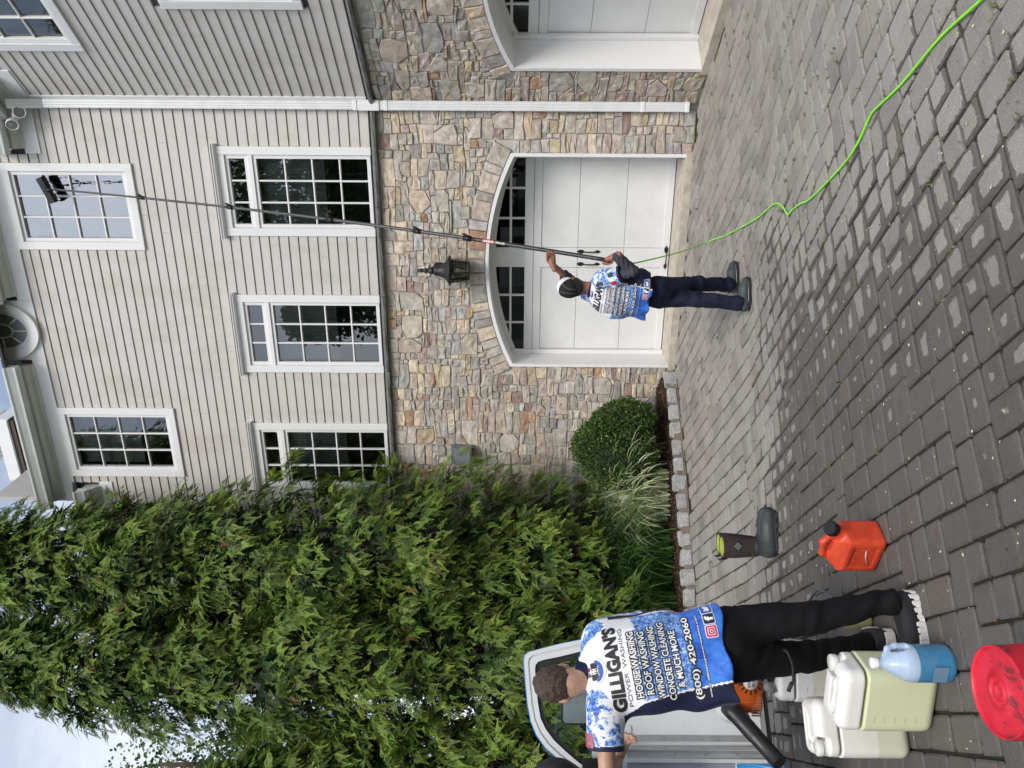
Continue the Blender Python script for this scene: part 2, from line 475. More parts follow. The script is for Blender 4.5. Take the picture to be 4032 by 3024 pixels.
# ---- clapboards, each piece its own board, with open shadow laps and butt joints
EXPO = 0.1218
def clapboards(wing, x0, x1, wins, z0, ztop_fn, seed):
    r_ = random.Random(seed); cache = {}
    k = 0; z = z0
    while True:
        if z > 8.8: break
        za, zb = z + 0.0068, z + EXPO
        segs = [(x0, x1)]
        for q in wins.values():
            if q[2] < zb - 0.03 and q[3] > za + 0.03:
                ns = []
                for a, b in segs:
                    if q[1] <= a or q[0] >= b: ns.append((a, b)); continue
                    if q[0] > a: ns.append((a, q[0]))
                    if q[1] < b: ns.append((q[1], b))
                segs = ns
        if not wing and za > 7.93: segs = [(max(a, -5.10), min(b, -0.60)) for a, b in segs]
        for a, b in segs:
            if b - a < 0.02: continue
            cuts = [a]
            if b - a > 2.6:
                cuts += sorted(r_.uniform(a + 0.4, b - 0.4) for _ in range(1 if b - a < 4 else 2))
            cuts.append(b)
            for c, d in zip(cuts, cuts[1:]):
                if d - c < 0.05: continue
                if za > ztop_fn(0.5 * (c + d)): continue
                zt = min(zb, ztop_fn(0.5 * (c + d)))
                mb = MB(); g = 0.0012
                mb.extrude([(-0.023, za), (-0.024, za + 0.006), (-0.012, zt), (0.006, zt), (0.006, za)], c + g, d - g, lambda s_, p: (s_, p[0], p[1]))
                hp('clapboard', mb, M_SIDE, wing)
        z += EXPO; k += 1
def top_main(x):
    if x > -0.60 or x < -5.10: return 7.84
    return 8.37
clapboards(False, -7.6, -0.03, WINS_MAIN, 8.25 - EXPO * 36, lambda x: 8.36 if -5.11 < x < -0.59 else 8.0, 3)
clapboards(True, 0.125, 2.6, WINS_WING, 8.25 - EXPO * 36, lambda x: 8.6 if x > 0.5 else 8.6, 5)

# ---- belt ledge: grey stone sill pieces under the siding
def ledge(wing, xs):
    for a, b in zip(xs, xs[1:]):
        mb = MB(); n = 10; j = random.Random(int(a * 1000))
        ring = []
        for i in range(n + 1):
            x = a + 0.004 + (b - a - 0.008) * i / n
            ring.append([(x, -0.085 + j.uniform(-.006, .006), 3.785 + j.uniform(-.004, .004)), (x, -0.092 + j.uniform(-.007, .007), 3.812), (x, -0.078 + j.uniform(-.006, .006), 3.838), (x, -0.03, 3.852), (x, 0.0, 3.852), (x, 0.0, 3.79)])
        V = [p for r_ in ring for p in r_]
        Fc = [(i * 6 + k, i * 6 + (k + 1) % 6, (i + 1) * 6 + (k + 1) % 6, (i + 1) * 6 + k) for i in range(n) for k in range(6)]
        Fc += [tuple(range(6))[::-1], tuple(range(n * 6, n * 6 + 6))]
        mb.add(V, Fc); hp('ledge_stone', mb, M_LEDGE, wing)
ledge(False, [-7.6, -6.4, -5.3, -4.42, -3.36, -2.33, -1.2, -0.05])
ledge(True, [0.06, 1.0, 1.9, 2.8])

# ---- fieldstones
PAL = [((.40, .385, .36), 20), ((.47, .45, .42), 16), ((.34, .335, .325), 9), ((.40, .405, .41), 9), ((.47, .43, .37), 15),
       ((.56, .50, .41), 8), ((.47, .41, .30), 4), ((.43, .29, .21), 2.2), ((.30, .225, .21), 2.2), ((.46, .41, .385), 6), ((.42, .345, .32), 2.6)]
def pick(r_):
    tot = sum(p[1] for p in PAL); x = r_.uniform(0, tot)
    for c, wgt in PAL:
        x -= wgt
        if x <= 0: break
    f = r_.uniform(1.05, 1.36)
    return tuple(min(0.9, v * f * k_ * r_.uniform(0.97, 1.03)) for v, k_ in zip(c, (1.035, 1.015, .975)))
def warp(x, z, sd=0):
    a = math.sin(x * 9.1 + z * 4.3 + sd) + math.sin(x * 4.7 - z * 8.7 + 1.3 + sd) + 0.6 * math.sin(x * 17 + z * 13)
    b = math.sin(x * 8.3 - z * 5.1 + 2.1 + sd) + math.sin(x * 5.9 + z * 7.7 + 0.4) + 0.6 * math.sin(x * 15 - z * 19 + sd)
    return x + a * 0.006, z + b * 0.0075
def stone_mesh(poly, depth, col, r_, fn=None):
    # poly: counter-clockwise outline seen from outside, (x, z)
    n = len(poly); cx = sum(p[0] for p in poly) / n; cz = sum(p[1] for p in poly) / n
    V = []; size = max(abs(p[0] - cx) + abs(p[1] - cz) for p in poly)
    for x, z in poly: V.append((x, 0.004, z))
    for x, z in poly:
        V.append((x + (cx - x) * 0.0 + (0.002 if x < cx else -0.002), -depth * r_.uniform(0.55, 0.8), z))
    ins = min(0.011 / max(size, 0.02), 0.35)
    for x, z in poly:
        k = ins * r_.uniform(0.6, 1.5)
        V.append((x + (cx - x) * k, -depth * r_.uniform(0.92, 1.12) - r_.uniform(0, .004), z + (cz - z) * k))
    m = 3 * n
    for i in range(0, n, 2):
        x, z = poly[i]; k = r_.uniform(0.45, 0.65)
        V.append((x + (cx - x) * k, -depth - r_.uniform(-0.004, 0.012), z + (cz - z) * k))
    h = len(V) - m; V.append((cx, -depth - r_.uniform(-0.002, 0.012), cz)); ce = len(V) - 1
    Fc = []
    for L in (0, 1):
        for i in range(n):
            j = (i + 1) % n; Fc.append((L * n + i, L * n + j, (L + 1) * n + j, (L + 1) * n + i))
    for q in range(h):
        i0 = 2 * q; i1 = min(2 * q + 1, n - 1); i2 = (2 * q + 2) % n if q < h - 1 else 0
        a, b = m + q, m + (q + 1) % h
        Fc.append((2 * n + i0, 2 * n + i1, a) if i1 != i0 else (2 * n + i0, 2 * n + i2, a))
        if i1 != i0: Fc.append((2 * n + i1, 2 * n + i2, b, a))
        else: Fc.append((2 * n + i2, b, a))
        Fc.append((a, b, ce))
    return V, Fc, [col] * len(V)
def outline(pts, step=0.07):
    o = []
    for (a, b), (c, d) in zip(pts, pts[1:] + pts[:1]):
        L = math.hypot(c - a, d - b); k = max(1, int(round(L / step)))
        for i in range(k): o.append((a + (c - a) * i / k, b + (d - b) * i / k))
    return o
def fieldstones(wing, x0, x1, z0, z1, seed, right_open=False):
    r_ = random.Random(seed); xc = G_X[wing]; u = 0.033
    W, H = int((x1 - x0) / u), int((z1 - z0) / u)
    occ = np.zeros((W, H), bool)
    RING = 0.235
    for i in range(W):
        x = x0 + (i + 0.5) * u
        for j in range(H):
            z = z0 + (j + 0.5) * u
            if abs(x - xc) < HW:
                if z < zarch(x, xc, RING): occ[i, j] = True
            elif abs(x - xc) < HW + 0.15:
                if SPRING - 0.03 < z < zarch(min(max(x, xc - HW - .15), xc + HW + .15), xc, RING): occ[i, j] = True
    rects = []
    def free(i, j, w_, h_): return i >= 0 and j >= 0 and i + w_ <= W and j + h_ <= H and not occ[i:i + w_, j:j + h_].any()
    for _ in range(1500):
        w_, h_ = r_.choice([6, 7, 8, 9, 10, 12]), r_.choice([5, 6, 7, 7, 8, 9, 10])
        i, j = r_.randrange(0, max(1, W - w_)), r_.randrange(0, max(1, H - h_))
        if free(i, j, w_, h_) and (occ[:, :].sum() >= 0):
            if r_.random() < 0.07:
                occ[i:i + w_, j:j + h_] = True; rects.append((i, j, w_, h_, True))
    for j in range(H):
        i = 0
        while i < W:
            if occ[i, j]: i += 1; continue
            wmax = 0
            while i + wmax < W and not occ[i + wmax, j] and wmax < 14: wmax += 1
            w_ = min(wmax, r_.choice([4, 5, 6, 7, 8, 9, 10, 12]))
            if wmax - w_ == 1: w_ = wmax if wmax <= 11 else w_ - 1
            h_ = r_.choice([2, 2, 2, 3, 3, 3, 4, 4]) if w_ >= 4 else r_.choice([2, 3])
            while h_ > 1 and not free(i, j, w_, h_): h_ -= 1
            if j + h_ == H - 1: h_ += 1 if free(i, j, w_, h_ + 1) else 0
            occ[i:i + w_, j:j + h_] = True; rects.append((i, j, w_, h_, False)); i += w_
    stones = []
    m = 0.0028
    for (i, j, w_, h_, big) in rects:
        a, b, c, d = x0 + i * u + m, x0 + (i + w_) * u - m, z0 + j * u + m, z0 + (j + h_) * u - m
        if b - a < 0.02 or d - c < 0.018: continue
        if big:
            P_ = []; fill = []
            for (px, pz, sx, sz) in ((a, c, 1, 1), (b, c, -1, 1), (b, d, -1, -1), (a, d, 1, -1)):
                if r_.random() < 0.5:
                    ex, ez = (b - a) * r_.uniform(.12, .55), (d - c) * r_.uniform(.12, .5)
                    p1, p2 = (px + sx * ex, pz), (px, pz + sz * ez)
                    P_ += [p2, p1] if sx * sz > 0 else [p1, p2]
                    if ex * ez > 0.006:
                        t = [(px, pz), (px + sx * ex * .84, pz), (px, pz + sz * ez * .84)]
                        if sx * sz < 0: t = t[::-1]
                        fill.append(t)
                else: P_.append((px, pz))
            stones.append((outline(P_, 0.08), r_.uniform(.018, .032), pick(r_)))
            for t in fill: stones.append((outline(t, 0.05), r_.uniform(.012, .024), pick(r_)))
        else:
            j_ = lambda: r_.uniform(-.006, .006)
            P_ = [(a + j_(), c + j_()), (b + j_(), c + j_()), (b + j_(), d + j_()), (a + j_(), d + j_())]
            if r_.random() < .3:
                k = r_.randrange(4); q = P_[k]; nx, pv = P_[(k + 1) % 4], P_[k - 1]; f = r_.uniform(.15, .35); f2 = r_.uniform(.2, .5)
                P_[k:k + 1] = [(q[0] + (pv[0] - q[0]) * f, q[1] + (pv[1] - q[1]) * f2), (q[0] + (nx[0] - q[0]) * f, q[1] + (nx[1] - q[1]) * f2)]
            stones.append((outline(P_, 0.075), r_.uniform(.010, .030), pick(r_)))
    stones = [([warp(x, z, seed) for x, z in p], d, c) for p, d, c in stones]
    # voussoirs round the arch
    half = math.asin(HW / RAD) + 0.012; an = -half; zc = SPRING + RISE - RAD
    while an < half - 0.004:
        st = r_.choice([.032, .036, .04, .046, .055, .075]); st = min(st, half - an)
        if half - an - st < 0.02: st = half - an
        r0, r1 = RAD + 0.006, RAD + 0.235 - r_.uniform(0, .03); g = 0.0017
        P_ = [(xc + math.sin(an + g) * r0, zc + math.cos(an + g) * r0), (xc + math.sin(an + st - g) * r0, zc + math.cos(an + st - g) * r0),
              (xc + math.sin(an + st - g) * r1, zc + math.cos(an + st - g) * r1), (xc + math.sin(an + g) * r1, zc + math.cos(an + g) * r1)]
        P_ = [(x + r_.uniform(-.004, .004), z + r_.uniform(-.003, .004)) for x, z in P_]
        stones.append((outline(P_, 0.08), r_.uniform(.022, .04), pick(r_))); an += st
    return stones
all_st = []
for wing, args in ((False, (-6.6, -0.03, 0.0, 3.79, 11)), (True, (0.05, 1.75, 0.0, 3.79, 23))):
    E_, N_ = (E2, N2) if wing else (E1, N1)
    for poly, d, c in fieldstones(wing, *args):
        ar = 0.5 * abs(sum(p[0] * q[1] - q[0] * p[1] for p, q in zip(poly, poly[1:] + poly[:1])))
        mx_ = sum(p[0] for p in poly) / len(poly); mz = sum(p[1] for p in poly) / len(poly)
        p3 = CORNER + E_ * mx_; px, py = proj(p3.x, p3.y, mz)
        vis = 0 < px < 4032 and 0 < py < 1990 and not (2230 < px and py > 1590)
        fc = abs((p3.normalized()).dot(N_)); all_st.append((ar * fc / p3.length ** 2 if vis else 0, wing, poly, d, c))
all_st.sort(key=lambda q: -q[0])
rest = {False: ([], [], []), True: ([], [], [])}
for k, (a, wing, poly, d, c) in enumerate(all_st):
    V, Fc, cl = stone_mesh(poly, d, c, random.Random(k))
    if k < 300 and a > 0:
        me = mesh('stone', V, Fc, attrs={'col': cl}); o = link('stone', me, M_STONE, house)
        if wing: o.rotation_euler = (0, 0, A2)
    else:
        b = len(rest[wing][0]); rest[wing][0].extend(V); rest[wing][1].extend(tuple(i + b for i in f) for f in Fc); rest[wing][2].extend(cl)
for wing in (False, True):
    me = mesh('small_stones', rest[wing][0], rest[wing][1], attrs={'col': rest[wing][2]})
    o = link('small_stones', me, M_STONE, house); o['kind'] = 'stuff'
    if wing: o.rotation_euler = (0, 0, A2)

# ---- windows
def window(key, q, wing, rows, cols, transom, hx):
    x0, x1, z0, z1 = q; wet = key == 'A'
    tw = 0.098; mb = MB()
    bot = transom is None
    zb = z0 + (0.095 if bot else 0.012)
    zt = z1 - 0.085
    mb.cbox(x0, x0 + tw, -0.045, 0.01, z0, z1); mb.cbox(x1 - tw, x1, -0.045, 0.01, z0, z1)
    mb.cbox(x0 + tw, x1 - tw, -0.042, 0.01, zt, z1)
    if bot: mb.cbox(x0 + tw, x1 - tw, -0.042, 0.01, z0, zb)
    win = hp('window', mb, M_TRIM, wing)
    def sub(nm, m_, mat): return m_.build(nm, mat, win)
    if not bot:      # moulded head
        hz = MB().extrude([(0, z1), (-0.05, z1 + .001), (-0.075, z1 + 0.018), (-0.09, z1 + 0.02), (-0.09, z1 + 0.034), (-0.105, z1 + 0.045), (-0.105, z1 + 0.055), (0, z1 + 0.06)], x0 - 0.03, x1 + 0.03, lambda s_, p: (s_, p[0], p[1]))
        sub('head_moulding', hz, M_TRIM)
    lights = [(zb, zt, rows)] if transom is None else [(zb, transom[0] - 0.055, rows), (transom[1] - .055 + 0.012, zt, 1)]
    if transom is not None: sub('transom_bar', MB().cbox(x0 + tw, x1 - tw, -0.036, 0.05, transom[0] - 0.0545, transom[1] - 0.0435), M_TRIM)
    for (a, b, nr) in lights:
        sw = 0.046; s_ = MB()
        xa, xb = x0 + tw, x1 - tw
        s_.cbox(xa, xa + sw, -0.020, 0.05, a, b); s_.cbox(xb - sw, xb, -0.020, 0.05, a, b)
        s_.cbox(xa + sw, xb - sw, -0.018, 0.05, a, a + sw); s_.cbox(xa + sw, xb - sw, -0.018, 0.05, b - sw * .9, b)
        s_.box(xa + .012, xa + .016, -0.026, -0.0195, a + .012, b - .012); s_.box(xb - .016, xb - .012, -0.026, -0.0195, a + .012, b - .012)
        sub('sash', s_, M_TRIM)
        ga, gb, gc, gd = xa + sw, xb - sw, a + sw, b - sw * .9
        mw = 0.011
        for i in range(1, cols):
            x = ga + (gb - ga) * i / cols; sub('muntin', MB().cbox(x - mw, x + mw, -0.008, 0.030, gc, gd, 0.006), M_TRIM)
        for j in range(1, nr):
            z = gc + (gd - gc) * j / nr; sub('muntin', MB().cbox(ga, gb, -0.0065, 0.028, z - mw, z + mw, 0.006), M_TRIM)
        for i in range(cols):
            for j in range(nr):
                xa_, xb_ = ga + (gb - ga) * i / cols, ga + (gb - ga) * (i + 1) / cols; za_, zb_ = gc + (gd - gc) * j / nr, gc + (gd - gc) * (j + 1) / nr
                tl = random.Random(i * 7 + j * 13 + int(x0 * 100)).uniform(-.0012, .0012)
                p = MB().add([(xa_, 0.020 + tl, za_), (xb_, 0.020 - tl, za_), (xb_, 0.020 - tl * .5, zb_), (xa_, 0.020 + tl * .7, zb_)], [(0, 1, 2, 3)])
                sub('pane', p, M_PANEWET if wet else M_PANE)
        # ribbed blind drawn half way down behind the glass
        if nr > 1:
            bl = MB(); n = 60; zlow = gc + (gd - gc) * (0.42 if transom is not None else 0.36)
            for i in range(n):
                x, x2 = ga - .02 + (gb - ga + .04) * i / n, ga - .02 + (gb - ga + .04) * (i + 1) / n
                ya, yb = (0.14, 0.165) if i % 2 else (0.165, 0.14)
                bl.add([(x, ya, zlow), (x2, yb, zlow), (x2, yb, gd + .02), (x, ya, gd + .02)], [(0, 1, 2, 3)])
            sub('blind', bl, M_BLIND)
    return win
for k_, q in WINS_MAIN.items():
    window(k_, q, False, 4, 3, None if k_ in 'AE' else (5.355, 5.40), 0)
window('F', WINS_WING['F'], True, 4, 3, None, 0)
window('G', WINS_WING['G'], True, 3, 3, None, 0)

# ---- cornices and gutters
def cornice(wing, a, b, z, endL=False, endR=False, nm='cornice'):
    o = hp(nm, MB().cbox(a, b, -0.034, 0.0, z, z + 0.185), M_TRIM, wing)
    pr = [(0.0, z + .17), (-0.045, z + .17), (-0.052, z + .20), (-0.09, z + .225), (-0.135, z + .245), (-0.15, z + .262), (-0.15, z + .275), (-0.20, z + .277), (-0.20, z + .40), (0.0, z + .40)]
    c = MB().extrude(pr, a + (0.06 if endL else 0), b - (0.06 if endR else 0), lambda s_, p: (s_, p[0], p[1])); c.build('crown_moulding', M_GUTTER, o)
    pg = [(-0.202, z + .255), (-0.262, z + .252), (-0.285, z + .268), (-0.29, z + .30), (-0.312, z + .36), (-0.33, z + .385), (-0.33, z + .41), (-0.318, z + .41), (-0.30, z + .39), (-0.202, z + .39)]
    g = MB().extrude(pg, a - (0.0 if not endL else -0.01), b - (0.01 if endR else 0), lambda s_, p: (s_, p[0], p[1])); g.build('gutter', M_GUTTER, o)
    return o
cornice(False, -5.40, -3.245, 8.365, True, True)
cornice(False, -2.425, -0.62, 8.365, True, True)
cornice(False, -0.592, 0.0, 7.835, True, False)
cornice(False, -9.0, -5.085, 7.835, False, True)
cornice(True, 0.0, 0.50, 7.80, False, True)
# corner board and eave soffit blocks
hp('corner_board', MB().cbox(0.04, 0.125, -0.032, 0.0, 3.87, 7.80), M_TRIM, True)
# ---- oval window in its own raised panel
def oval():
    cx, cz = -2.835, 8.86
    p = MB(); N = 40; pts = [(-3.243, 8.365), (-2.427, 8.365), (-2.427, 9.0)]
    pts += [(cx + 0.408 * math.cos(R(t)), 9.0 + 0.5 * math.sin(R(t))) for t in range(10, 180, 10)] + [(-3.243, 9.0)]
    p.extrude(pts, -0.03, 0.25, lambda y, q: (q[0], y, q[1]))
    panel = hp('oval_window_panel', p, M_TRIM)
    def ring(nm, a0, b0, a1, b1, y0, y1, mat, bev=0.0):
        m_ = MB(); V = []
        for k in range(N):
            c, s_ = math.cos(2 * math.pi * k / N), math.sin(2 * math.pi * k / N)
            V += [(cx + a0 * c, y1, cz + b0 * s_), (cx + a0 * c, y0, cz + b0 * s_), (cx + a1 * c, y0 - bev, cz + b1 * s_), (cx + a1 * c, y1, cz + b1 * s_)]
        m_.add(V, [(k * 4 + i, k * 4 + (i + 1) % 4, ((k + 1) % N) * 4 + (i + 1) % 4, ((k + 1) % N) * 4 + i) for k in range(N) for i in range(4)])
        return m_.build(nm, mat, panel)
    ring('oval_casing', .40, .505, .30, .405, -0.075, -0.02, M_TRIM, -0.01)
    ring('oval_sash', .30, .405, .235, .34, -0.05, -0.02, M_TRIM, -0.012)
    ring('muntin', .105, .165, .085, .145, -0.046, -0.03, M_TRIM)
    for k in range(8):
        t = R(22.5 * 0 + 45 * k); c, s_ = math.cos(t), math.sin(t)
        p0 = Vector((cx + .10 * c, -0.042, cz + .16 * s_)); p1 = Vector((cx + .24 * c, -0.042, cz + .345 * s_))
        MB().tube([p0, p1], 0.010, 6).build('muntin', M_TRIM, panel)
    g = MB(); V = [(cx + .25 * math.cos(2 * math.pi * k / N), -0.034, cz + .355 * math.sin(2 * math.pi * k / N)) for k in range(N)]
    g.add(V, [tuple(range(N))]); g.build('pane', simple('oval_pane_grey', (0.21, 0.22, 0.25), 0.2, spec=0.7, var=0.02), panel)
    e = MB().tube([(cx + .45 * math.cos(R(t)), -0.12, 9.0 + .55 * math.sin(R(t))) for t in range(0, 181, 10)], 0.035, 8); e.build('eyebrow_roof_edge', M_SHINGLE, panel)
oval()
# ---- roofs
rf = MB()
rf.add([(-5.45, -0.30, 8.775), (-0.60, -0.30, 8.775), (-0.60, 4.5, 11.6), (-5.45, 4.5, 11.6), (-5.45, -0.30, 8.74), (-0.60, -0.30, 8.74), (-0.60, 4.5, 11.5), (-5.45, 4.5, 11.5)], [(0, 1, 2, 3), (7, 6, 5, 4), (0, 4, 5, 1), (1, 5, 6, 2), (2, 6, 7, 3), (3, 7, 4, 0)])
hp('dormer_roof', rf, M_SHINGLE)
rf = MB()
for a, b in ((-9.0, -5.09), (-0.59, 0.0)):
    rf.add([(a, -0.30, 8.245), (b, -0.30, 8.245), (b, 5.5, 11.6), (a, 5.5, 11.6), (a, -0.30, 8.21), (b, -0.30, 8.21), (b, 5.5, 11.5), (a, 5.5, 11.5)], [(0, 1, 2, 3), (7, 6, 5, 4), (0, 4, 5, 1), (1, 5, 6, 2), (2, 6, 7, 3), (3, 7, 4, 0)])
hp('main_roof', rf, M_SHINGLE)
hp('dormer_side', MB().box(-5.42, -5.36, 0.01, 3.0, 8.2, 9.6), M_SIDE)
# ---- chimney behind the roof
cc = at(60, 1765, 14.5); cl_ = house.matrix_world
loc = Matrix.Rotation(-A1, 4, 'Z') @ (Vector((cc.x, cc.y, 0)) - CORNER)
ch = hp('chimney', MB().box(loc.x - .52, loc.x + .52, loc.y, loc.y + 1.0, 9.5, 11.42), M_MORTAR)
MB().cbox(loc.x - .64, loc.x + .64, loc.y - .12, loc.y + 1.1, 11.44, 11.70, .02).build('chimney_cap', M_TRIM, ch)
MB().box(loc.x - .60, loc.x + .60, loc.y - .08, loc.y + 1.06, 11.36, 11.438).build('cap_underside', simple('brown_soffit', (.09, .075, .065), .8), ch)
r_ = random.Random(4); z = 9.6; VV, FF, CC = [], [], []
while z < 11.3:
    x = loc.x - .53; h_ = r_.uniform(.12, .24)
    while x < loc.x + .5:
        w_ = min(r_.uniform(.14, .38), loc.x + .54 - x)
        c = pick(r_); c = tuple(v * .62 for v in c)
        V, Fc, cl = stone_mesh(outline([(x + .008, z + .008), (x + w_ - .008, z + .008), (x + w_ - .008, z + h_ - .008), (x + .008, z + h_ - .008)], .09), r_.uniform(.02, .05), c, r_)
        b = len(VV); VV += [(p[0], p[1] + loc.y, p[2]) for p in V]; FF += [tuple(i + b for i in f) for f in Fc]; CC += cl; x += w_
    z += h_
o = link('chimney_stones', mesh('chimney_stones', VV, FF, attrs={'col': CC}), M_STONE, ch); o['kind'] = 'stuff'
fl = MB()
for i in range(9):
    fl.box(loc.x - .35 + i * .085, loc.x - .342 + i * .085, loc.y + .1, loc.y + .108, 11.70, 12.1)
for i in range(4): fl.box(loc.x - .36, loc.x + .36, loc.y + .098, loc.y + .104, 11.74 + i * .1, 11.748 + i * .1)
fl.box(loc.x - .42, loc.x + .42, loc.y + .05, loc.y + .85, 12.1, 12.15)
fl.build('spark_screen', M_GUTTER, ch)

# ---- downspout at the inner corner
ds = MB()
def dprof(w_, d_, x, y):                 # corrugated leader outline
    P_ = []
    n = 7
    for i in range(n + 1):
        P_.append((x - w_ / 2 + w_ * i / n, y - d_ / 2 - (0.004 if i % 2 else 0)))
    return P_ + [(x + w_ / 2, y + d_ / 2), (x - w_ / 2, y + d_ / 2)]
ds.extrude(dprof(.108, .075, -.018, -.075), 0.10, 3.70, lambda z_, p: (p[0], p[1], z_))
ds.extrude(dprof(.100, .070, -.018, -.072), 3.66, 7.70, lambda z_, p: (p[0], p[1], z_))
dsp = hp('downspout', ds, simple('white_aluminium', (.74, .75, .75), .38, .05, var=.04, nscale=5))
ds2 = MB().extrude(dprof(.104, .075, -.02, -.075), 7.65, 7.98, lambda z_, p: (p[0], p[1] - (z_ - 7.65) * .45, z_)); ds2.build('offset_elbow', M_GUTTER, dsp)
for zz_ in (0.10, 0.62, 3.62, 3.98): MB().cbox(-.076, .040, -.122, -.03, zz_, zz_ + .045, .004).build('downspout_band', M_TRIM, dsp)
MB().cbox(-.078, .042, -.124, -.03, 3.72, 3.97, .004).build('sleeve', M_TRIM, dsp)

# ---- arched garage doors
def garage(wing):
    xc = G_X[wing]; N = 28; T = 0.042
    pts = [(xc - HW, 0.07)] + [(xc - HW + 2 * HW * i / N, zarch(xc - (HW - 1e-6) + 2 * (HW - 1e-6) * i / N, xc)) for i in range(N + 1)] + [(xc + HW, 0.07)]
    inn = [(xc - HW + T, 0.07)] + [(xc + (p[0] - xc) * (HW - T) / HW, p[1] - T) for p in pts[1:-1]] + [(xc + HW - T, 0.07)]
    n = len(pts); V = []
    for (a, b), (c, d) in zip(pts, inn):
        V += [(a + (0.002 if a < xc else -0.002), -0.045, b - .002), (c, -0.045, d), (c, 0.45, d), (a, 0.45, b)]
    Fc = [(i * 4 + k, i * 4 + (k + 1) % 4, (i + 1) * 4 + (k + 1) % 4, (i + 1) * 4 + k) for i in range(n - 1) for k in range(4)]
    surround = hp('garage_surround', MB().add(V, Fc), M_TRIM, wing)
    for s_ in (-1, 1):
        x = xc + s_ * (HW - T); MB().cbox(min(x, x - s_ * .055), max(x, x - s_ * .055), 0.37, 0.419, 0.08, SPRING - .03).build('door_stop', M_TRIM, surround)
    Y = 0.42
    door = hp('garage_door', MB().box(xc - HW, xc + HW, Y + .030, Y + .05, 0.085, 1.90), M_DOOR, wing)
    def sub(nm, m_, mat): return m_.build(nm, mat, door)
    o_ = 0.095                                 # outer stile
    hx = [(xc - HW + .09, xc - .065 - .065), (xc + .065 + .065, xc + HW - .09)]     # openings of the two leaves
    zs = [0.085, 0.685, 1.292, 1.878]
    for za, zb in zip(zs, zs[1:]):            # three flush sections, panels set back inside a raised frame
        g = .003
        for a, b in ((xc - HW + .02, hx[0][0]), (hx[0][1], hx[1][0]), (hx[1][1], xc + HW - .02)): sub('door_stile', MB().cbox(a, b, Y, Y + .030, za + g, zb - g), M_DOOR)
        for a, b in hx:
            if za < .1: sub('door_rail', MB().cbox(a, b, Y + .001, Y + .030, za + g, 0.18), M_DOOR)
            if zb > 1.8: sub('door_rail', MB().cbox(a, b, Y + .001, Y + .030, 1.775, zb - g), M_DOOR)
        for a, b in hx:
            lo, hi = (0.18 if za < .1 else za + g), (1.775 if zb > 1.8 else zb - g)
            sub('section_panel', MB().cbox(a + .006, b - .006, Y + .014, Y + .0295, lo, hi, .003), M_DOOR)
    # glazed arched top section
    f = MB(); zb = 1.993
    f.cbox(xc - HW + .02, xc + HW - .02, Y, Y + .03, 1.881, zb)
    f.cbox(xc - HW + .02, hx[0][0], Y + .001, Y + .03, zb, 2.3); f.cbox(hx[0][1], hx[1][0], Y + .001, Y + .03, zb, 2.6); f.cbox(hx[1][1], xc + HW - .02, Y + .001, Y + .03, zb, 2.3)
    arc = []
    for i in range(N + 1):
        x = xc - HW + .02 + 2 * (HW - .02) * i / N; zt = zarch(xc + (x - xc) * .999, xc)
        arc.append((x, zt))
    V = []
    for x, zt in arc: V += [(x, Y - .002, zt - .125), (x, Y - .002, zt + .1), (x, Y + .03, zt + .1), (x, Y + .03, zt - .125)]
    f.add(V, [(i * 4 + k, i * 4 + (k + 1) % 4, (i + 1) * 4 + (k + 1) % 4, (i + 1) * 4 + k) for i in range(N) for k in range(4)])
    sub('section_frame', f, M_DOOR)
    for a, b in hx:
        for i in range(3):
            xa, xb = a + (b - a) * i / 3, a + (b - a) * (i + 1) / 3
            for za, zb_ in ((1.993, 2.178), (2.178, 2.42)):
                m_ = MB().add([(xa, Y + .018, za), (xb, Y + .018, za), (xb, Y + .018, zb_), (xa, Y + .018, zb_)], [(0, 1, 2, 3)]); sub('pane', m_, M_GPANE)
            if i: sub('muntin', MB().cbox(xa - .014, xa + .014, Y + .002, Y + .026, 1.993, 2.42, .004), M_DOOR)
        sub('muntin', MB().cbox(a, b, Y + .003, Y + .025, 2.163, 2.193, .004), M_DOOR)
    # iron strap handles
    def handle(x, z, horiz):
        m_ = MB()
        def T_(u_, v_, y_): return (x + u_, Y - y_, z + v_) if horiz else (x + v_, Y - y_, z + u_)
        for e in (-1, 1):
            out_ = [(-.0, -.016), (.03, -.02), (.05, -.008), (.062, 0), (.05, .008), (.03, .02), (0, .016), (-.012, 0)]
            k = 1.35 if e > 0 else 1.0
            P0 = [T_(e * (.085 + q[0] * k), q[1] * k, .002) for q in out_]; P1 = [T_(e * (.085 + q[0] * k), q[1] * k, .008) for q in out_]
            m_.add(P0 + P1, [tuple(range(8)), tuple(range(8, 16))[::-1]] + [(i, (i + 1) % 8, 8 + (i + 1) % 8, 8 + i) for i in range(8)])
        m_.tube([T_(-.085, 0, .006), T_(-.075, 0, .03), T_(-.03, 0, .042), T_(.03, 0, .042), T_(.075, 0, .03), T_(.085, 0, .006)], .009, 6)
        sub('handle', m_, M_BLACK)
    handle(xc - .083, 1.14, False); handle(xc + .083, 1.14, False); handle(xc, 0.13, True)
    sl = MB().add([(xc - HW - .02, -.06, .075), (xc + HW + .02, -.06, .075), (xc + HW + .02, .8, .085), (xc - HW - .02, .8, .085), (xc - HW - .02, -.07, -.05), (xc + HW + .02, -.07, -.05), (xc + HW + .02, .8, -.05), (xc - HW - .02, .8, -.05)], [(0, 1, 2, 3), (4, 5, 1, 0), (5, 6, 2, 1), (7, 4, 0, 3)])
    hp('garage_sill', sl, M_CONC, wing)
    hp('weather_seal', MB().box(xc - HW + .03, xc + HW - .03, Y + .002, Y + .03, .084, .0935), M_BLACK, wing)
garage(False); garage(True)
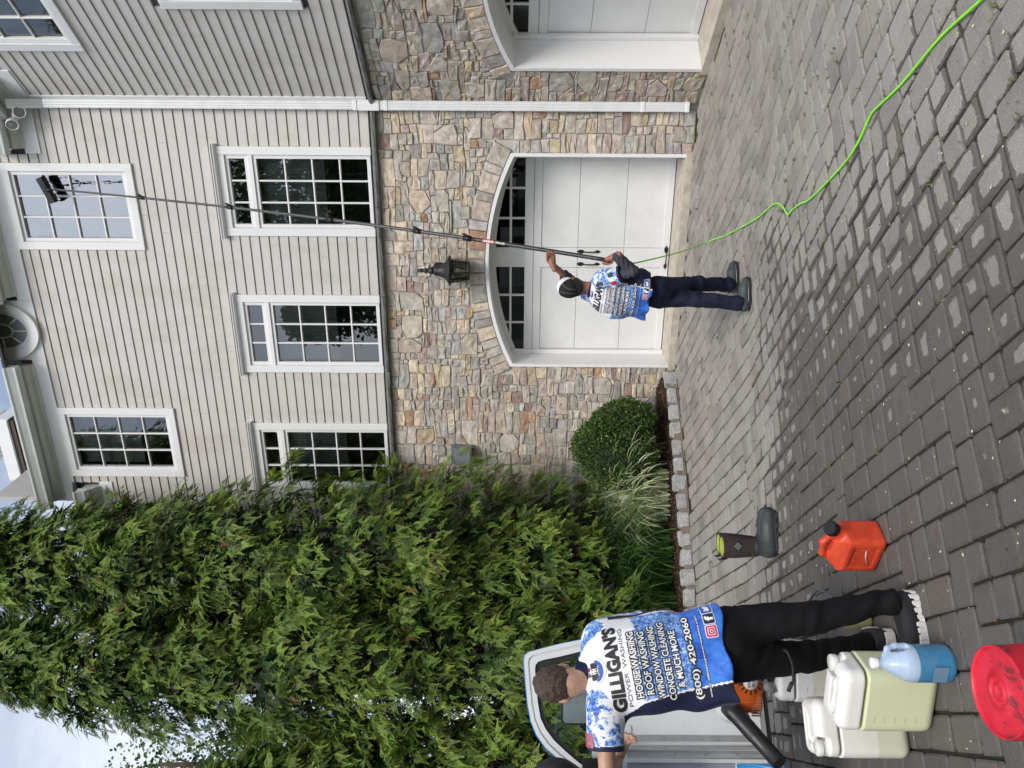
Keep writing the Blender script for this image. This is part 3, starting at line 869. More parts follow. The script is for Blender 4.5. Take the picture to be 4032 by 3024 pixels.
# ================================================================= GROUND, DRIVE, BED
CURB = [Vector((0.17, 10.235, 0)), Vector((-0.905, 9.68, 0)), Vector((-2.6, 8.98, 0)), Vector((-4.4, 8.2, 0)), Vector((-6.4, 7.3, 0))]
def bed_side(x, y):                 # > 0 inside the planting bed
    best = 1e9; sgn = 1
    for a, b in zip(CURB, CURB[1:]):
        d = b - a; t = max(0, min(1, ((x - a.x) * d.x + (y - a.y) * d.y) / (d.x ** 2 + d.y ** 2)))
        qx, qy = a.x + d.x * t, a.y + d.y * t; dd = math.hypot(x - qx, y - qy)
        if dd < best: best = dd; sgn = -1 if (d.x * (y - a.y) - d.y * (x - a.x)) > 0 else 1
    return best * sgn
def front_main(x, y): return (x - CORNER.x) * N1.x + (y - CORNER.y) * N1.y
def front_wing(x, y): return (x - CORNER.x) * N2.x + (y - CORNER.y) * N2.y

def paver_mat():
    t = NT('concrete_paver'); v = t.pos(); sx = t.sep(v)
    rnd = t.math('FRACT', t.math('ADD', t.n('ShaderNodeObjectInfo').outputs['Random'], t.attr('rnd')))
    ctr = t.attr('ctr')
    dry = t.ramp(rnd, [(0.0, (0.235, 0.220, 0.200)), (0.35, (0.295, 0.277, 0.252)), (0.7, (0.328, 0.308, 0.279)), (1.0, (0.274, 0.249, 0.219))])
    wet = t.ramp(rnd, [(0.0, (0.100, 0.094, 0.086)), (0.4, (0.126, 0.116, 0.104)), (0.75, (0.113, 0.107, 0.099)), (1.0, (0.135, 0.119, 0.103))])
    big = t.noise(0.9, 4, 0.6, v)
    a = t.math('SUBTRACT', 6.35, sx[1]); b = t.math('SUBTRACT', 1.12, sx[0])
    w_ = t.math('MINIMUM', a, b)
    w_ = t.math('ADD', w_, t.math('MULTIPLY', t.math('SUBTRACT', big, 0.5), 1.9))
    wetness = t.map(w_, -0.75, 1.85, -0.15, 1.12)
    # a drying stone keeps a pale island in its middle
    lim = t.math('ADD', t.math('SUBTRACT', 1.0, ctr), t.math('ADD', t.math('MULTIPLY', t.math('SUBTRACT', t.noise(16, 4, 0.6, v), 0.5), 0.75), t.math('MULTIPLY', t.math('SUBTRACT', rnd, 0.5), 0.55)))
    isw = t.map(t.math('SUBTRACT', t.math('MULTIPLY', wetness, 1.15), t.math('SUBTRACT', 1.0, lim)), -0.03, 0.05)
    far = t.map(w_, -0.9, -0.2); isw = t.math('MULTIPLY', isw, far)
    c = t.mix(isw, dry, wet)
    grit = t.noise(210, 2, 0.7, v)
    c = t.mix(t.map(grit, 0.60, 0.70), c, t.mix(1.0, c, (2.1, 2.1, 2.1), 'MULTIPLY'))
    c = t.mix(t.math('MULTIPLY', t.map(t.noise(120, 3, 0.7, v), 0.5, 0.7), 0.45), c, t.mix(1.0, c, (0.55, 0.55, 0.55), 'MULTIPLY'))
    st = t.math('MULTIPLY', t.map(t.noise(2.3, 7, 0.68, v, 0.6), 0.48, 0.70), 0.62)
    c = t.mix(st, c, t.mix(1.0, c, (0.68, 0.66, 0.63), 'MULTIPLY'))
    t.P(Base_Color=c, Roughness=t.map(isw, 0, 1, 0.92, 0.66), Specular_IOR_Level=0.35)
    t.bump(t.math('ADD', t.noise(150, 3, 0.7, v), t.math('MULTIPLY', t.noise(25, 3, 0.6, v), 0.8)), 0.8, 0.008)
    return t.m
M_PAVER = paver_mat()
def joint_mat():
    t = NT('joint_sand_and_moss'); v = t.pos()
    n1 = t.noise(6, 5, 0.65, v); sx = t.sep(v)
    moss = t.math('MULTIPLY', t.map(n1, 0.44, 0.58), t.map(sx[0], 0.2, 1.6, 0.12, 1.0))
    c = t.mix(moss, (0.036, 0.030, 0.024), (0.085, 0.105, 0.022))
    t.P(Base_Color=c, Roughness=0.97, Specular_IOR_Level=0.15); t.bump(t.noise(120, 4, 0.7, v), 0.8, 0.01); return t.m
M_JOINT = joint_mat()
M_SOIL = simple('far_ground', (0.07, 0.085, 0.035), 0.95, var=0.3, nscale=3, bump=0.4)
# distant ground out to the horizon
gv = []; gf = []
ys = [-400, -60, -12, -3, 0, 7, 14, 40, 120, 600]
for i, y in enumerate(ys):
    for x in (-600, -60, 0, 60, 600): gv.append((x, y, (gz(max(y, 0)) if y < 7 else 0) - 0.075))
for i in range(len(ys) - 1):
    for k in range(4): gf.append((i * 5 + k, i * 5 + k + 1, (i + 1) * 5 + k + 1, (i + 1) * 5 + k))
tag(link('ground', mesh('ground', gv, gf), M_SOIL), kind='structure')
# sand bed of the drive
dv = []; df = []
yy = [-3 + 0.5 * i for i in range(31)]
for y in yy:
    for x in (-9, -3, 0, 3, 9): dv.append((x, y, gz(y) - 0.019))
for i in range(len(yy) - 1):
    for k in range(4): df.append((i * 5 + k, i * 5 + k + 1, (i + 1) * 5 + k + 1, (i + 1) * 5 + k))
drive = tag(link('driveway', mesh('driveway', dv, df), M_JOINT), kind='structure')

# pavers: 6x6 and 6x9 inch stones laid in a random ashlar along the wing
UA = Vector((-math.sin(TH2), math.cos(TH2), 0)); UB = Vector((math.cos(TH2), math.sin(TH2), 0)); CELL = 0.0785
def tiling(nx, ny, seed):
    r_ = random.Random(seed); occ = np.zeros((nx + 4, ny + 4), bool); outp = []
    for j in range(ny):
        for i in range(nx):
            if occ[i, j]: continue
            wm = 0
            while i + wm < nx + 3 and not occ[i + wm, j] and wm < 7: wm += 1
            opts = [(2, 3), (2, 3), (3, 2), (3, 2), (2, 2)]
            r_.shuffle(opts); ch_ = None
            for w_, h_ in opts:
                if w_ <= wm and wm - w_ != 1 and not occ[i:i + w_, j:j + h_].any(): ch_ = (w_, h_); break
            if ch_ is None:
                for w_, h_ in opts + [(1, 3), (2, 1), (1, 2), (1, 1)]:
                    if w_ <= wm and not occ[i:i + w_, j:j + h_].any(): ch_ = (w_, h_); break
            w_, h_ = ch_; occ[i:i + w_, j:j + h_] = True; outp.append((i, j, w_, h_))
    return outp
def paver_shape(w_, h_, seed, flat=False):
    r_ = random.Random(seed); hx, hy = w_ * CELL / 2 - 0.0062, h_ * CELL / 2 - 0.0062
    c = min(0.012, hx * .3)
    base = [(-hx + c, -hy), (hx - c, -hy), (hx, -hy + c), (hx, hy - c), (hx - c, hy), (-hx + c, hy), (-hx, hy - c), (-hx, -hy + c)]
    base = [(x + r_.uniform(-.0034, .0034), y + r_.uniform(-.0034, .0034)) for x, y in base]
    V = []; ctr = []
    for x, y in base: V.append((x, y, -0.035)); ctr.append(0)
    for x, y in base: V.append((x, y, -0.0070 + r_.uniform(-.0015, .0015))); ctr.append(0)
    for x, y in base: V.append((x * (1 - .010 / hx), y * (1 - .010 / hy), 0 + r_.uniform(-.0008, .0008))); ctr.append(0.14)
    V.append((0, 0, 0.001)); ctr.append(1.0)
    Fc = [(L * 8 + i, L * 8 + (i + 1) % 8, L * 8 + 8 + (i + 1) % 8, L * 8 + 8 + i) for L in (0, 1) for i in range(8)] + [(16 + i, 16 + (i + 1) % 8, 24) for i in range(8)]
    return V, Fc, ctr
cand = []
O_ = Vector((0.6, 1.2, 0)); NX, NY = 150, 150; org = O_ - UB * (NX / 2 * CELL)
for (i, j, w_, h_) in tiling(NX, NY, 2):
    p = org + UB * ((i + w_ / 2) * CELL) + UA * ((j + h_ / 2) * CELL)
    if p.y < 1.6 or p.x < -6: continue
    rad = max(w_, h_) * CELL / 2
    if bed_side(p.x, p.y) > -0.10 - rad * .5 or front_main(p.x, p.y) < 0.10 or front_wing(p.x, p.y) < 0.08: continue
    px, py = proj(p.x, p.y, gz(p.y))
    if not (-100 < px < 4500 and -500 < py < 3500): continue
    vis = 0 < px < 4032 and 0 < py < 3024
    cand.append((w_ * h_ * 2.0 / p.y ** 3 if vis else 0, p, w_, h_))
cand.sort(key=lambda q: -q[0])
SH = {}
tilt = math.atan(0.08)
r_ = random.Random(9); V_, F_, C_, Rn = [], [], [], []
for k, (a, p, w_, h_) in enumerate(cand):
    jz = r_.uniform(-.0045, .003); jr = r_.uniform(-.012, .012)
    mt = Matrix.Translation((p.x, p.y, gz(p.y) + jz)) @ Matrix.Rotation(-tilt if p.y < 7 else 0, 4, 'X') @ Matrix.Rotation(r_.uniform(-.014, .014), 4, 'X') @ Matrix.Rotation(r_.uniform(-.014, .014), 4, 'Y') @ Matrix.Rotation(TH2 + jr, 4, 'Z')
    key = (w_, h_, r_.randrange(4))
    if key not in SH:
        s_ = paver_shape(w_, h_, hash(key) % 997)
        SH[key] = (s_, None)
    if k < 300 and a > 0:
        if SH[key][1] is None:
            s_ = SH[key][0]; me = mesh('paver', s_[0], s_[1], attrs={'ctr': s_[2], 'rnd': [0.0] * len(s_[0])}); me.materials.append(M_PAVER); SH[key] = (s_, me)
        o = bpy.data.objects.new('paver', SH[key][1]); COL.objects.link(o); o.parent = drive; o.matrix_world = mt
    else:
        s_ = SH[key][0]; b = len(V_); V_ += [mt @ Vector(q) for q in s_[0]]; F_ += [tuple(i + b for i in f) for f in s_[1]]; C_ += s_[2]; Rn += [r_.random()] * len(s_[0])
o = link('far_pavers', mesh('far_pavers', V_, F_, attrs={'ctr': C_, 'rnd': Rn}), M_PAVER, drive); o['kind'] = 'stuff'

# granite block kerb of the bed
def granite_mat():
    t = NT('granite'); v = t.pos(); n1 = t.noise(70, 3, .7, v); n2 = t.noise(14, 5, .6, v)
    c = t.mix(t.map(n1, .35, .7), (.30, .30, .295), (.62, .615, .60)); c = t.mix(t.math('MULTIPLY', t.map(n2, .45, .7), .5), c, (.20, .19, .165))
    t.P(Base_Color=c, Roughness=.85); t.bump(t.math('ADD', n1, n2), .6, .012); return t.m
M_GRANITE = granite_mat()
kerb = tag(empty('granite_kerb', CURB[0]), 'row of rough grey granite blocks edging the mulch bed', 'kerb')
L = 0.0; r_ = random.Random(5)
seg = list(zip(CURB, CURB[1:]))
for a, b in seg:
    d = (b - a); n = max(1, int(round(d.length / 0.225))); st = d.length / n; dn = d.normalized()
    for i in range(n):
        c = a + dn * (st * (i + .5)); hx, hy, hz = st / 2 * r_.uniform(.95, 1.01) - .003, .060 + r_.uniform(-.008, .012), .075 + r_.uniform(-.012, .014)
        V = []
        for (sx, sy, sz) in [(x, y, z) for z in (-1, 1) for y in (-1, 1) for x in (-1, 1)]:
            V.append((sx * (hx - r_.uniform(0, .022)), sy * (hy - r_.uniform(0, .02)), sz * hz + (r_.uniform(-.018, .008) if sz > 0 else 0)))
        bm = bmesh.new(); vs = [bm.verts.new(v) for v in V]
        for f in [(0, 2, 3, 1), (4, 5, 7, 6), (0, 1, 5, 4), (2, 6, 7, 3), (0, 4, 6, 2), (1, 3, 7, 5)]: bm.faces.new([vs[q] for q in f])
        bmesh.ops.bevel(bm, geom=bm.edges[:], offset=.015, segments=2, affect='EDGES')
        for v in bm.verts: v.co += Vector((r_.uniform(-.005, .005), r_.uniform(-.005, .005), r_.uniform(-.005, .005)))
        me = bpy.data.meshes.new('granite_block'); bm.to_mesh(me); bm.free()
        o = link('granite_block', me, M_GRANITE, kerb); o.location = Vector((c.x, c.y, .058 + gz(c.y))) - CURB[0]; o.rotation_euler = (r_.uniform(-.03, .03), r_.uniform(-.03, .03), math.atan2(dn.y, dn.x) + r_.uniform(-.07, .07))

mb_ = MB()
for a, b in seg:
    d = (b - a).normalized(); n_ = Vector((-d.y, d.x, 0)) * .045; V = []
    for q in (a, b):
        z_ = gz(q.y) - .02; V += [q - n_ + Vector((0, 0, z_)) - CURB[0], q + n_ + Vector((0, 0, z_)) - CURB[0], q + n_ * .9 + Vector((0, 0, z_ + .105)) - CURB[0], q - n_ * .9 + Vector((0, 0, z_ + .105)) - CURB[0]]
    mb_.add(V, [(i, (i + 1) % 4, 4 + (i + 1) % 4, 4 + i) for i in range(4)])
mb_.build('mortar_bed', simple('kerb_mortar', (.20, .17, .14), .95, var=.15, bump=.4), kerb)

# mulch bed: one sheet plus loose chips
def mulch_mat():
    t = NT('bark_mulch'); v = t.pos(); n1 = t.noise(45, 4, .7, v); n2 = t.noise(8, 4, .6, v)
    c = t.ramp(n1, [(.3, (.022, .014, .010)), (.55, (.060, .036, .024)), (.75, (.115, .072, .048))]); c = t.mix(t.math('MULTIPLY', t.map(n2, .5, .7), .4), c, (.05, .04, .03))
    t.P(Base_Color=c, Roughness=.95, Specular_IOR_Level=.2); t.bump(n1, .9, .02); return t.m
M_MULCH = mulch_mat()
mv, mf = [], []
S_ = [(0.13, 10.30)] ; nn = 40
for i in range(nn + 1):
    t_ = i / nn; x = 0.10 - 6.4 * t_
    yc = None
    for a, b in seg:
        if b.x <= x <= a.x: yc = a.y + (b.y - a.y) * (x - a.x) / (b.x - a.x)
    if yc is None: yc = CURB[0].y
    yw = CORNER.y + (x - CORNER.x) / E1.x * E1.y + 0.05
    for k in range(9):
        f = k / 8; y = yc + .03 + (max(yw, yc + .05) - yc - .03) * f
        mv.append((x, y, .085 + .11 * min(1, f * 1.3) + .012 * math.sin(x * 19 + y * 13) + .01 * math.sin(x * 31 - y * 23)))
for i in range(nn):
    for k in range(8): mf.append((i * 9 + k, i * 9 + k + 1, (i + 1) * 9 + k + 1, (i + 1) * 9 + k))
bed = tag(link('mulch_bed', mesh('mulch_bed', mv, mf, True), M_MULCH), kind='structure')
bm_ = BVHTree.FromPolygons([Vector(v) for v in mv], mf)
def bed_z(x, y):
    h = bm_.ray_cast(Vector((x, y, 3)), Vector((0, 0, -1)))[0]
    return h.z if h else 0.08
V_, F_, T_ = [], [], []
r_ = random.Random(21)
for _ in range(7000):
    x = r_.uniform(-3.6, .1); dn = abs(r_.gauss(0, .55)) + .05
    yc = None
    for a, b in seg:
        if b.x <= x <= a.x: yc = a.y + (b.y - a.y) * (x - a.x) / (b.x - a.x)
    if yc is None: continue
    y = yc + dn
    if front_main(x, y) < 0.02: continue
    z = bed_z(x, y) + r_.uniform(.0, .012); L = r_.uniform(.012, .045); w_ = r_.uniform(.004, .010); an = r_.uniform(0, 6.28); el = r_.uniform(-.35, .35)
    d = Vector((math.cos(an) * math.cos(el), math.sin(an) * math.cos(el), math.sin(el))) * L; s_ = Vector((-math.sin(an), math.cos(an), r_.uniform(-.4, .4))).normalized() * w_
    c = Vector((x, y, z)); b = len(V_); V_ += [c - d / 2 - s_, c + d / 2 - s_ * .6, c + d / 2 + s_ * .6, c - d / 2 + s_, c + Vector((0, 0, w_ * .8))]
    F_ += [(b, b + 1, b + 4), (b + 1, b + 2, b + 4), (b + 2, b + 3, b + 4), (b + 3, b, b + 4)]
    g = r_.choice([(.05, .03, .02), (.085, .05, .033), (.13, .085, .055), (.17, .13, .09), (.03, .02, .015)]); T_ += [g] * 5
def colattr_mat(nm, rough=.8, trans=0.0, var=.25):
    t = NT(nm); c = t.attr('col', 'Color'); n1 = t.noise(40, 3, .6, t.pos())
    c = t.mix(1.0, c, t.ramp(n1, [(.3, (1 - var,) * 3), (.7, (1 + var,) * 3)]), 'MULTIPLY')
    t.P(Base_Color=c, Roughness=rough, Specular_IOR_Level=.3)
    if trans:
        tr = t.n('ShaderNodeBsdfTranslucent'); t.set(tr.inputs[0], c); mx = t.n('ShaderNodeMixShader', {0: trans})
        t.t.links.new(t.b.outputs[0], mx.inputs[1]); t.t.links.new(tr.outputs[0], mx.inputs[2]); t.t.links.new(mx.outputs[0], t.o.inputs[0])
    return t.m
M_CHIP = colattr_mat('mulch_chips', .95)
M_LEAF = colattr_mat('foliage', .55, .22, .22)
o = link('mulch_chips', mesh('mulch_chips', V_, F_, attrs={'col': T_}), M_CHIP, bed); o['kind'] = 'stuff'

# petals, seeds and dry bits lying on the drive; tufts of grass in the joints
V_, F_, T_ = [], [], []; r_ = random.Random(33)
for _ in range(950):
    y = 2.4 + 6.5 * r_.random() ** 1.5; x = r_.uniform(-2.2, 2.2) * min(1, y / 4 + .2) + .2
    if bed_side(x, y) > -.05: continue
    z = gz(y) + .003; s_ = r_.uniform(.0025, .0065); an = r_.uniform(0, 6.28); b = len(V_)
    for q in range(5): V_.append((x + math.cos(an + q * 1.2566) * s_ * (1.6 if q % 2 else .9), y + math.sin(an + q * 1.2566) * s_, z + r_.uniform(0, .004)))
    F_.append(tuple(range(b, b + 5))); T_ += [r_.choice([(.55, .5, .22), (.62, .58, .4), (.5, .47, .35), (.2, .10, .06), (.12, .08, .06)])] * 5
o = link('fallen_petals', mesh('fallen_petals', V_, F_, attrs={'col': T_}), colattr_mat('petals', .8, 0, .1)); tag(o, 'small pale yellow petals and seeds scattered over the pavers', 'petals', kind='stuff')
V_, F_, T_ = [], [], []
spots = []
for k, (a, p, w_, h_) in enumerate(cand):
    if a <= 0: continue
    pr = .30 if p.x > .9 else (.16 if p.x > .2 else .05)
    if p.y > 6: pr *= .4
    if r_.random() < pr:
        for e in range(r_.choice([1, 1, 2, 3])):
            s_ = r_.choice([-1, 1]); t_ = r_.uniform(-.5, .5)
            q = p + (UB * (s_ * w_ * CELL / 2) + UA * (t_ * h_ * CELL) if r_.random() < .5 else UA * (s_ * h_ * CELL / 2) + UB * (t_ * w_ * CELL)); spots.append(q)
for q in spots:
    n = r_.randrange(4, 16); big = r_.uniform(.4, 1.1)
    for _ in range(n):
        an = r_.uniform(0, 6.28); L = r_.uniform(.008, .03) * big; w_ = r_.uniform(.0012, .003)
        x, y = q.x + r_.gauss(0, .012), q.y + r_.gauss(0, .012); z = gz(y) - .008; dx, dy = math.cos(an), math.sin(an); b = len(V_)
        V_ += [(x - dy * w_, y + dx * w_, z), (x + dy * w_, y - dx * w_, z), (x + dx * L * .5 + dy * w_, y + dy * L * .5 - dx * w_, z + L * .8), (x + dx * L * .5 - dy * w_, y + dy * L * .5 + dx * w_, z + L * .8), (x + dx * L, y + dy * L, z + L * .95)]
        F_ += [(b, b + 1, b + 2, b + 3), (b + 3, b + 2, b + 4)]; T_ += [r_.choice([(.10, .16, .03), (.14, .19, .05), (.19, .20, .08), (.22, .20, .11)])] * 5
o = link('joint_grass', mesh('joint_grass', V_, F_, attrs={'col': T_}), M_LEAF); tag(o, 'tiny tufts of grass and moss growing in the paver joints', 'grass', kind='stuff')
# ================================================================= PLANTS
M_BARK = simple('bark', (.085, .062, .045), .95, var=.25, nscale=18, bump=.6)
# ---- arborvitae: flat scale-leaf sprays, batch-placed
def spray_template(n, wd, sub):
    V, Fc, tip = [], [], []
    def lobe(base, d, L, w_, t0, t1):
        d = np.array(d, float); d /= np.linalg.norm(d); s_ = np.array([-d[1], d[0], 0]); b = len(V); base = np.array(base, float)
        V.extend([base - s_ * w_ * .5, base + d * L * .55 - s_ * w_, base + d * L, base + d * L * .55 + s_ * w_]); Fc.append((b, b + 1, b + 2, b + 3)); tip.extend([t0, (t0 + t1) / 2, t1, (t0 + t1) / 2])
    for i in range(n):
        f = i / n; y = .04 + .80 * f; L = .36 * (1 - f * .66) * (.75 + .25 * math.sin(math.pi * min(1, f * 2 + .3)))
        for s_ in (-1, 1):
            a = R(50 - 14 * f) * s_; d = (math.sin(a), math.cos(a)); base = (0, y + .03 * s_, 0)
            lobe(base, (*d, 0), L, wd, f * .5, .45 + f * .5)
            if sub and L > .16:
                for q, s2 in ((.35, -1), (.6, 1)):
                    m_ = (d[0] * L * q, y + .03 * s_ + d[1] * L * q, 0); a2 = a + R(36) * s2; lobe(m_, (math.sin(a2), math.cos(a2), 0), L * .45, wd * .85, .3 + f * .4, .6 + f * .4)
    lobe((0, .74, 0), (0, 1, 0), .28, wd, .7, 1.0); lobe((0, 0, 0), (0, 1, 0), .85, wd * .5, 0, .6)
    V = np.array(V); V[:, 2] = -.25 * V[:, 1] ** 2 - .3 * V[:, 0] ** 2          # droops and cups
    return V, np.array(Fc), np.array(tip)
FINE, PLAIN = spray_template(6, .040, True), spray_template(4, .085, False)
def sprays(tmpl, pos, axis, nrm, size, lum, green=((.020, .050, .013), (.25, .355, .055))):
    SP_V, SP_F, SP_T = tmpl; k = len(pos); ax = axis / np.linalg.norm(axis, axis=1, keepdims=True)
    nn_ = nrm - ax * (nrm * ax).sum(1, keepdims=True); nn_ /= np.linalg.norm(nn_, axis=1, keepdims=True); sx = np.cross(ax, nn_)
    B = np.stack([sx, ax, nn_], 1)                       # rows
    V = np.einsum('vi,kij->kvj', SP_V, B) * size[:, None, None] + pos[:, None, :]
    nv = len(SP_V); Fc = (SP_F[None] + (np.arange(k) * nv)[:, None, None]).reshape(-1, 4)
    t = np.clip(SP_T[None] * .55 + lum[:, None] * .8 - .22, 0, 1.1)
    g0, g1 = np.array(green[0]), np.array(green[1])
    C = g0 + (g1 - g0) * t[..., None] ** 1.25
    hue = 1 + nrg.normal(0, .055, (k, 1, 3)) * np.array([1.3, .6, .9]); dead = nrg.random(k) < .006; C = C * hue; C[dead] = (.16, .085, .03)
    return V.reshape(-1, 3), Fc, np.clip(C, .003, 1).reshape(-1, 3)
def fast_mesh(name, V, Fc, C):
    me = bpy.data.meshes.new(name); n = Fc.shape[1]
    me.vertices.add(len(V)); me.vertices.foreach_set('co', V.astype(np.float32).ravel())
    me.loops.add(Fc.size); me.loops.foreach_set('vertex_index', Fc.astype(np.int32).ravel())
    me.polygons.add(len(Fc)); me.polygons.foreach_set('loop_start', np.arange(0, Fc.size, n, dtype=np.int32))
    a = me.attributes.new('col', 'FLOAT_COLOR', 'POINT'); c4 = np.ones((len(V), 4), np.float32); c4[:, :3] = C; a.data.foreach_set('color', c4.ravel())
    me.update(calc_edges=True); me.validate(); return me
def arborvitae(x, y, h, rfun, seed, label, nclump, zb=.5):
    r_ = np.random.default_rng(seed); z0 = gz(y) + .05
    root = tag(empty('arborvitae_tree', (x, y, z0)), label, 'tree', 'arborvitae trees in a row behind the van')
    tk = MB(); tk.tube([(0, 0, -.1), (.03, .02, h * .3), (-.02, .03, h * .6), (.0, .0, h * .95)], [.11, .085, .055, .015], 8)
    tk.build('trunk', M_BARK, root)
    br = MB()
    P, A, Nn, S, Lm = [], [], [], [], []
    lump = r_.uniform(0, 6.28, 8); FN = []
    for c in range(nclump):
        f = r_.random() ** 1.1; z = zb + (h - zb) * f; th = r_.uniform(0, 2 * math.pi)
        dcam = math.cos(th - math.atan2(-y, -x))            # how much this side faces the drive
        if dcam < -.2 and r_.random() < .62: continue
        rr = rfun(f) * (1 + .12 * math.sin(3 * th + lump[0] + z * 2.1) + .12 * math.sin(5 * th - z * 3.3 + lump[1]) + .12 * math.sin(z * 5.2 + 2 * th + lump[2]) + .07 * math.sin(z * 9.1 - 4 * th + lump[3]))
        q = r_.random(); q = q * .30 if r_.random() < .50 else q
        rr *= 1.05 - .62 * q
        o_ = np.array([math.cos(th), math.sin(th), 0]); base = np.array([0, 0, z]) + o_ * rr
        if c % 4 == 0:
            i_ = np.array([0, 0, z - .25 - .15 * rr]) + o_ * .05
            br.tube([i_, (i_ + base) / 2 + np.array([0, 0, -.05]), base - o_ * .05], [.012, .008, .003], 5, cap=False)
        dirc = o_ * .75 + np.array([0, 0, r_.uniform(-1.0, .15)]) + r_.normal(0, .22, 3)
        dirc /= np.linalg.norm(dirc); nf = r_.integers(6, 11); fine = q < .32
        side_ = np.cross(dirc, o_ + np.array([0, 0, .6]) + r_.normal(0, .25, 3)); side_ /= np.linalg.norm(side_); cl_n = o_ * 1.2 + np.array([0, 0, .7]) + r_.normal(0, .45, 3); lc = r_.normal(0, .13)
        for k in range(nf):
            s_ = (k / nf - .5) * 2; ax = dirc + side_ * s_ * .8 + r_.normal(0, .2, 3) + np.array([0, 0, -.30]); p = base + dirc * (.10 - .16 * abs(s_)) + side_ * s_ * .10 + r_.normal(0, .03, 3)
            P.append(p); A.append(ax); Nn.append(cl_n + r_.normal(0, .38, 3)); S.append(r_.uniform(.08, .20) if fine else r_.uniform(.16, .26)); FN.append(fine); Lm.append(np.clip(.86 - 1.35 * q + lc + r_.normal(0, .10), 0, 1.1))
    P, A, Nn, S, Lm, FN = map(np.array, (P, A, Nn, S, Lm, FN)); out_ = []
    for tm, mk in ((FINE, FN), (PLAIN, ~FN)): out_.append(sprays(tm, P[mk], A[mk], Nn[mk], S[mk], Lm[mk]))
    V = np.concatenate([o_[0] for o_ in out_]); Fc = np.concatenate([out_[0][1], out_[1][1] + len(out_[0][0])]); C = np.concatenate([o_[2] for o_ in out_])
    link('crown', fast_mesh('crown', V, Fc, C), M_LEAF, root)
    br.build('branches', M_BARK, root)
    return root
def taper(rb, rm, rt): return lambda f: (rb + (rm - rb) * min(1, f / .25)) if f < .25 else rm + (rt - rm) * ((f - .25) / .75) ** 1.1
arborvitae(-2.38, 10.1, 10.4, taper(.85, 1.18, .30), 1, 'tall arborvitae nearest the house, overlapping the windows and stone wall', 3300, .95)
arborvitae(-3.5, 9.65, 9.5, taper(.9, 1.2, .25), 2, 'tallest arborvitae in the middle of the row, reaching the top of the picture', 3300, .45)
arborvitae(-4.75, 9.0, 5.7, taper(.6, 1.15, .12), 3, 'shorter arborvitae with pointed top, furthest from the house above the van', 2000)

# ---- broad-leaved trees
def leafy(x, y, h, rx, rz, seed, label, nleaf, lsize, cols, group=None, name='leafy_tree'):
    r_ = np.random.default_rng(seed); root = tag(empty(name, (x, y, -.05)), label, 'tree', group)
    tk = MB(); tk.tube([(0, 0, 0), (.05, 0, h * .3), (0, .05, h * .6), (.03, 0, h * .85)], [.2, .15, .10, .03], 8)
    lobes = []
    for k in range(16):
        th = r_.uniform(0, 6.28); f = r_.uniform(.1, 1); c = np.array([math.cos(th) * rx * .62 * r_.random() ** .5, math.sin(th) * rx * .62 * r_.random() ** .5, h - rz + rz * r_.uniform(-.75, .7)]); lobes.append((c, r_.uniform(.3, .5) * rx))
        tk.tube([(0, 0, h * .35 + .3 * (c[2] - h * .35) * .4), tuple(c * np.array([.5, .5, .85])), tuple(c)], [.05, .03, .01], 5, cap=False)
    tk.build('trunk', M_BARK, root)
    ci = r_.integers(0, len(lobes), nleaf); d = r_.normal(0, 1, (nleaf, 3)); d /= np.linalg.norm(d, axis=1, keepdims=True)
    cen = np.array([l[0] for l in lobes])[ci]; rad = np.array([l[1] for l in lobes])[ci]
    p = cen + d * (rad * r_.random(nleaf) ** .45)[:, None]
    a = r_.normal(0, 1, (nleaf, 3)); a[:, 2] -= .4; a /= np.linalg.norm(a, axis=1, keepdims=True); b = np.cross(a, r_.normal(0, 1, (nleaf, 3))); b /= np.linalg.norm(b, axis=1, keepdims=True)
    L = (lsize * r_.uniform(.6, 1.3, nleaf))[:, None]
    V = np.stack([p, p + a * L * .5 + b * L * .38, p + a * L, p + a * L * .5 - b * L * .38], 1).reshape(-1, 3); Fc = np.arange(nleaf * 4).reshape(-1, 4)
    C = np.array(cols)[r_.integers(0, len(cols), nleaf)] * r_.uniform(.7, 1.3, (nleaf, 1)); C = np.repeat(C, 4, axis=0)
    link('crown', fast_mesh('crown', V, Fc, C), M_LEAF, root)
leafy(-6.0, 12.0, 9.0, 2.5, 3.0, 5, 'pale broad-leaved tree standing behind the arborvitae row', 26000, .075, [(.06, .11, .03), (.10, .16, .05), (.13, .19, .07)])
for k, (x, y, h, rx) in enumerate([(-6.3, -8.2, 13.0, 4.2), (-11.2, -8.0, 12.5, 3.8), (-18.0, -3.0, 11.5, 4.2)]):
    leafy(x, y, h, rx, h * .45, 40 + k, ['broad-leaved tree reflected in the lower house windows', 'larger broad-leaved tree reflected beside it in the windows', 'broad-leaved tree across the drive reflected in the wing window'][k], 26000, .26, [(.05, .085, .03), (.08, .125, .04), (.11, .16, .05)])

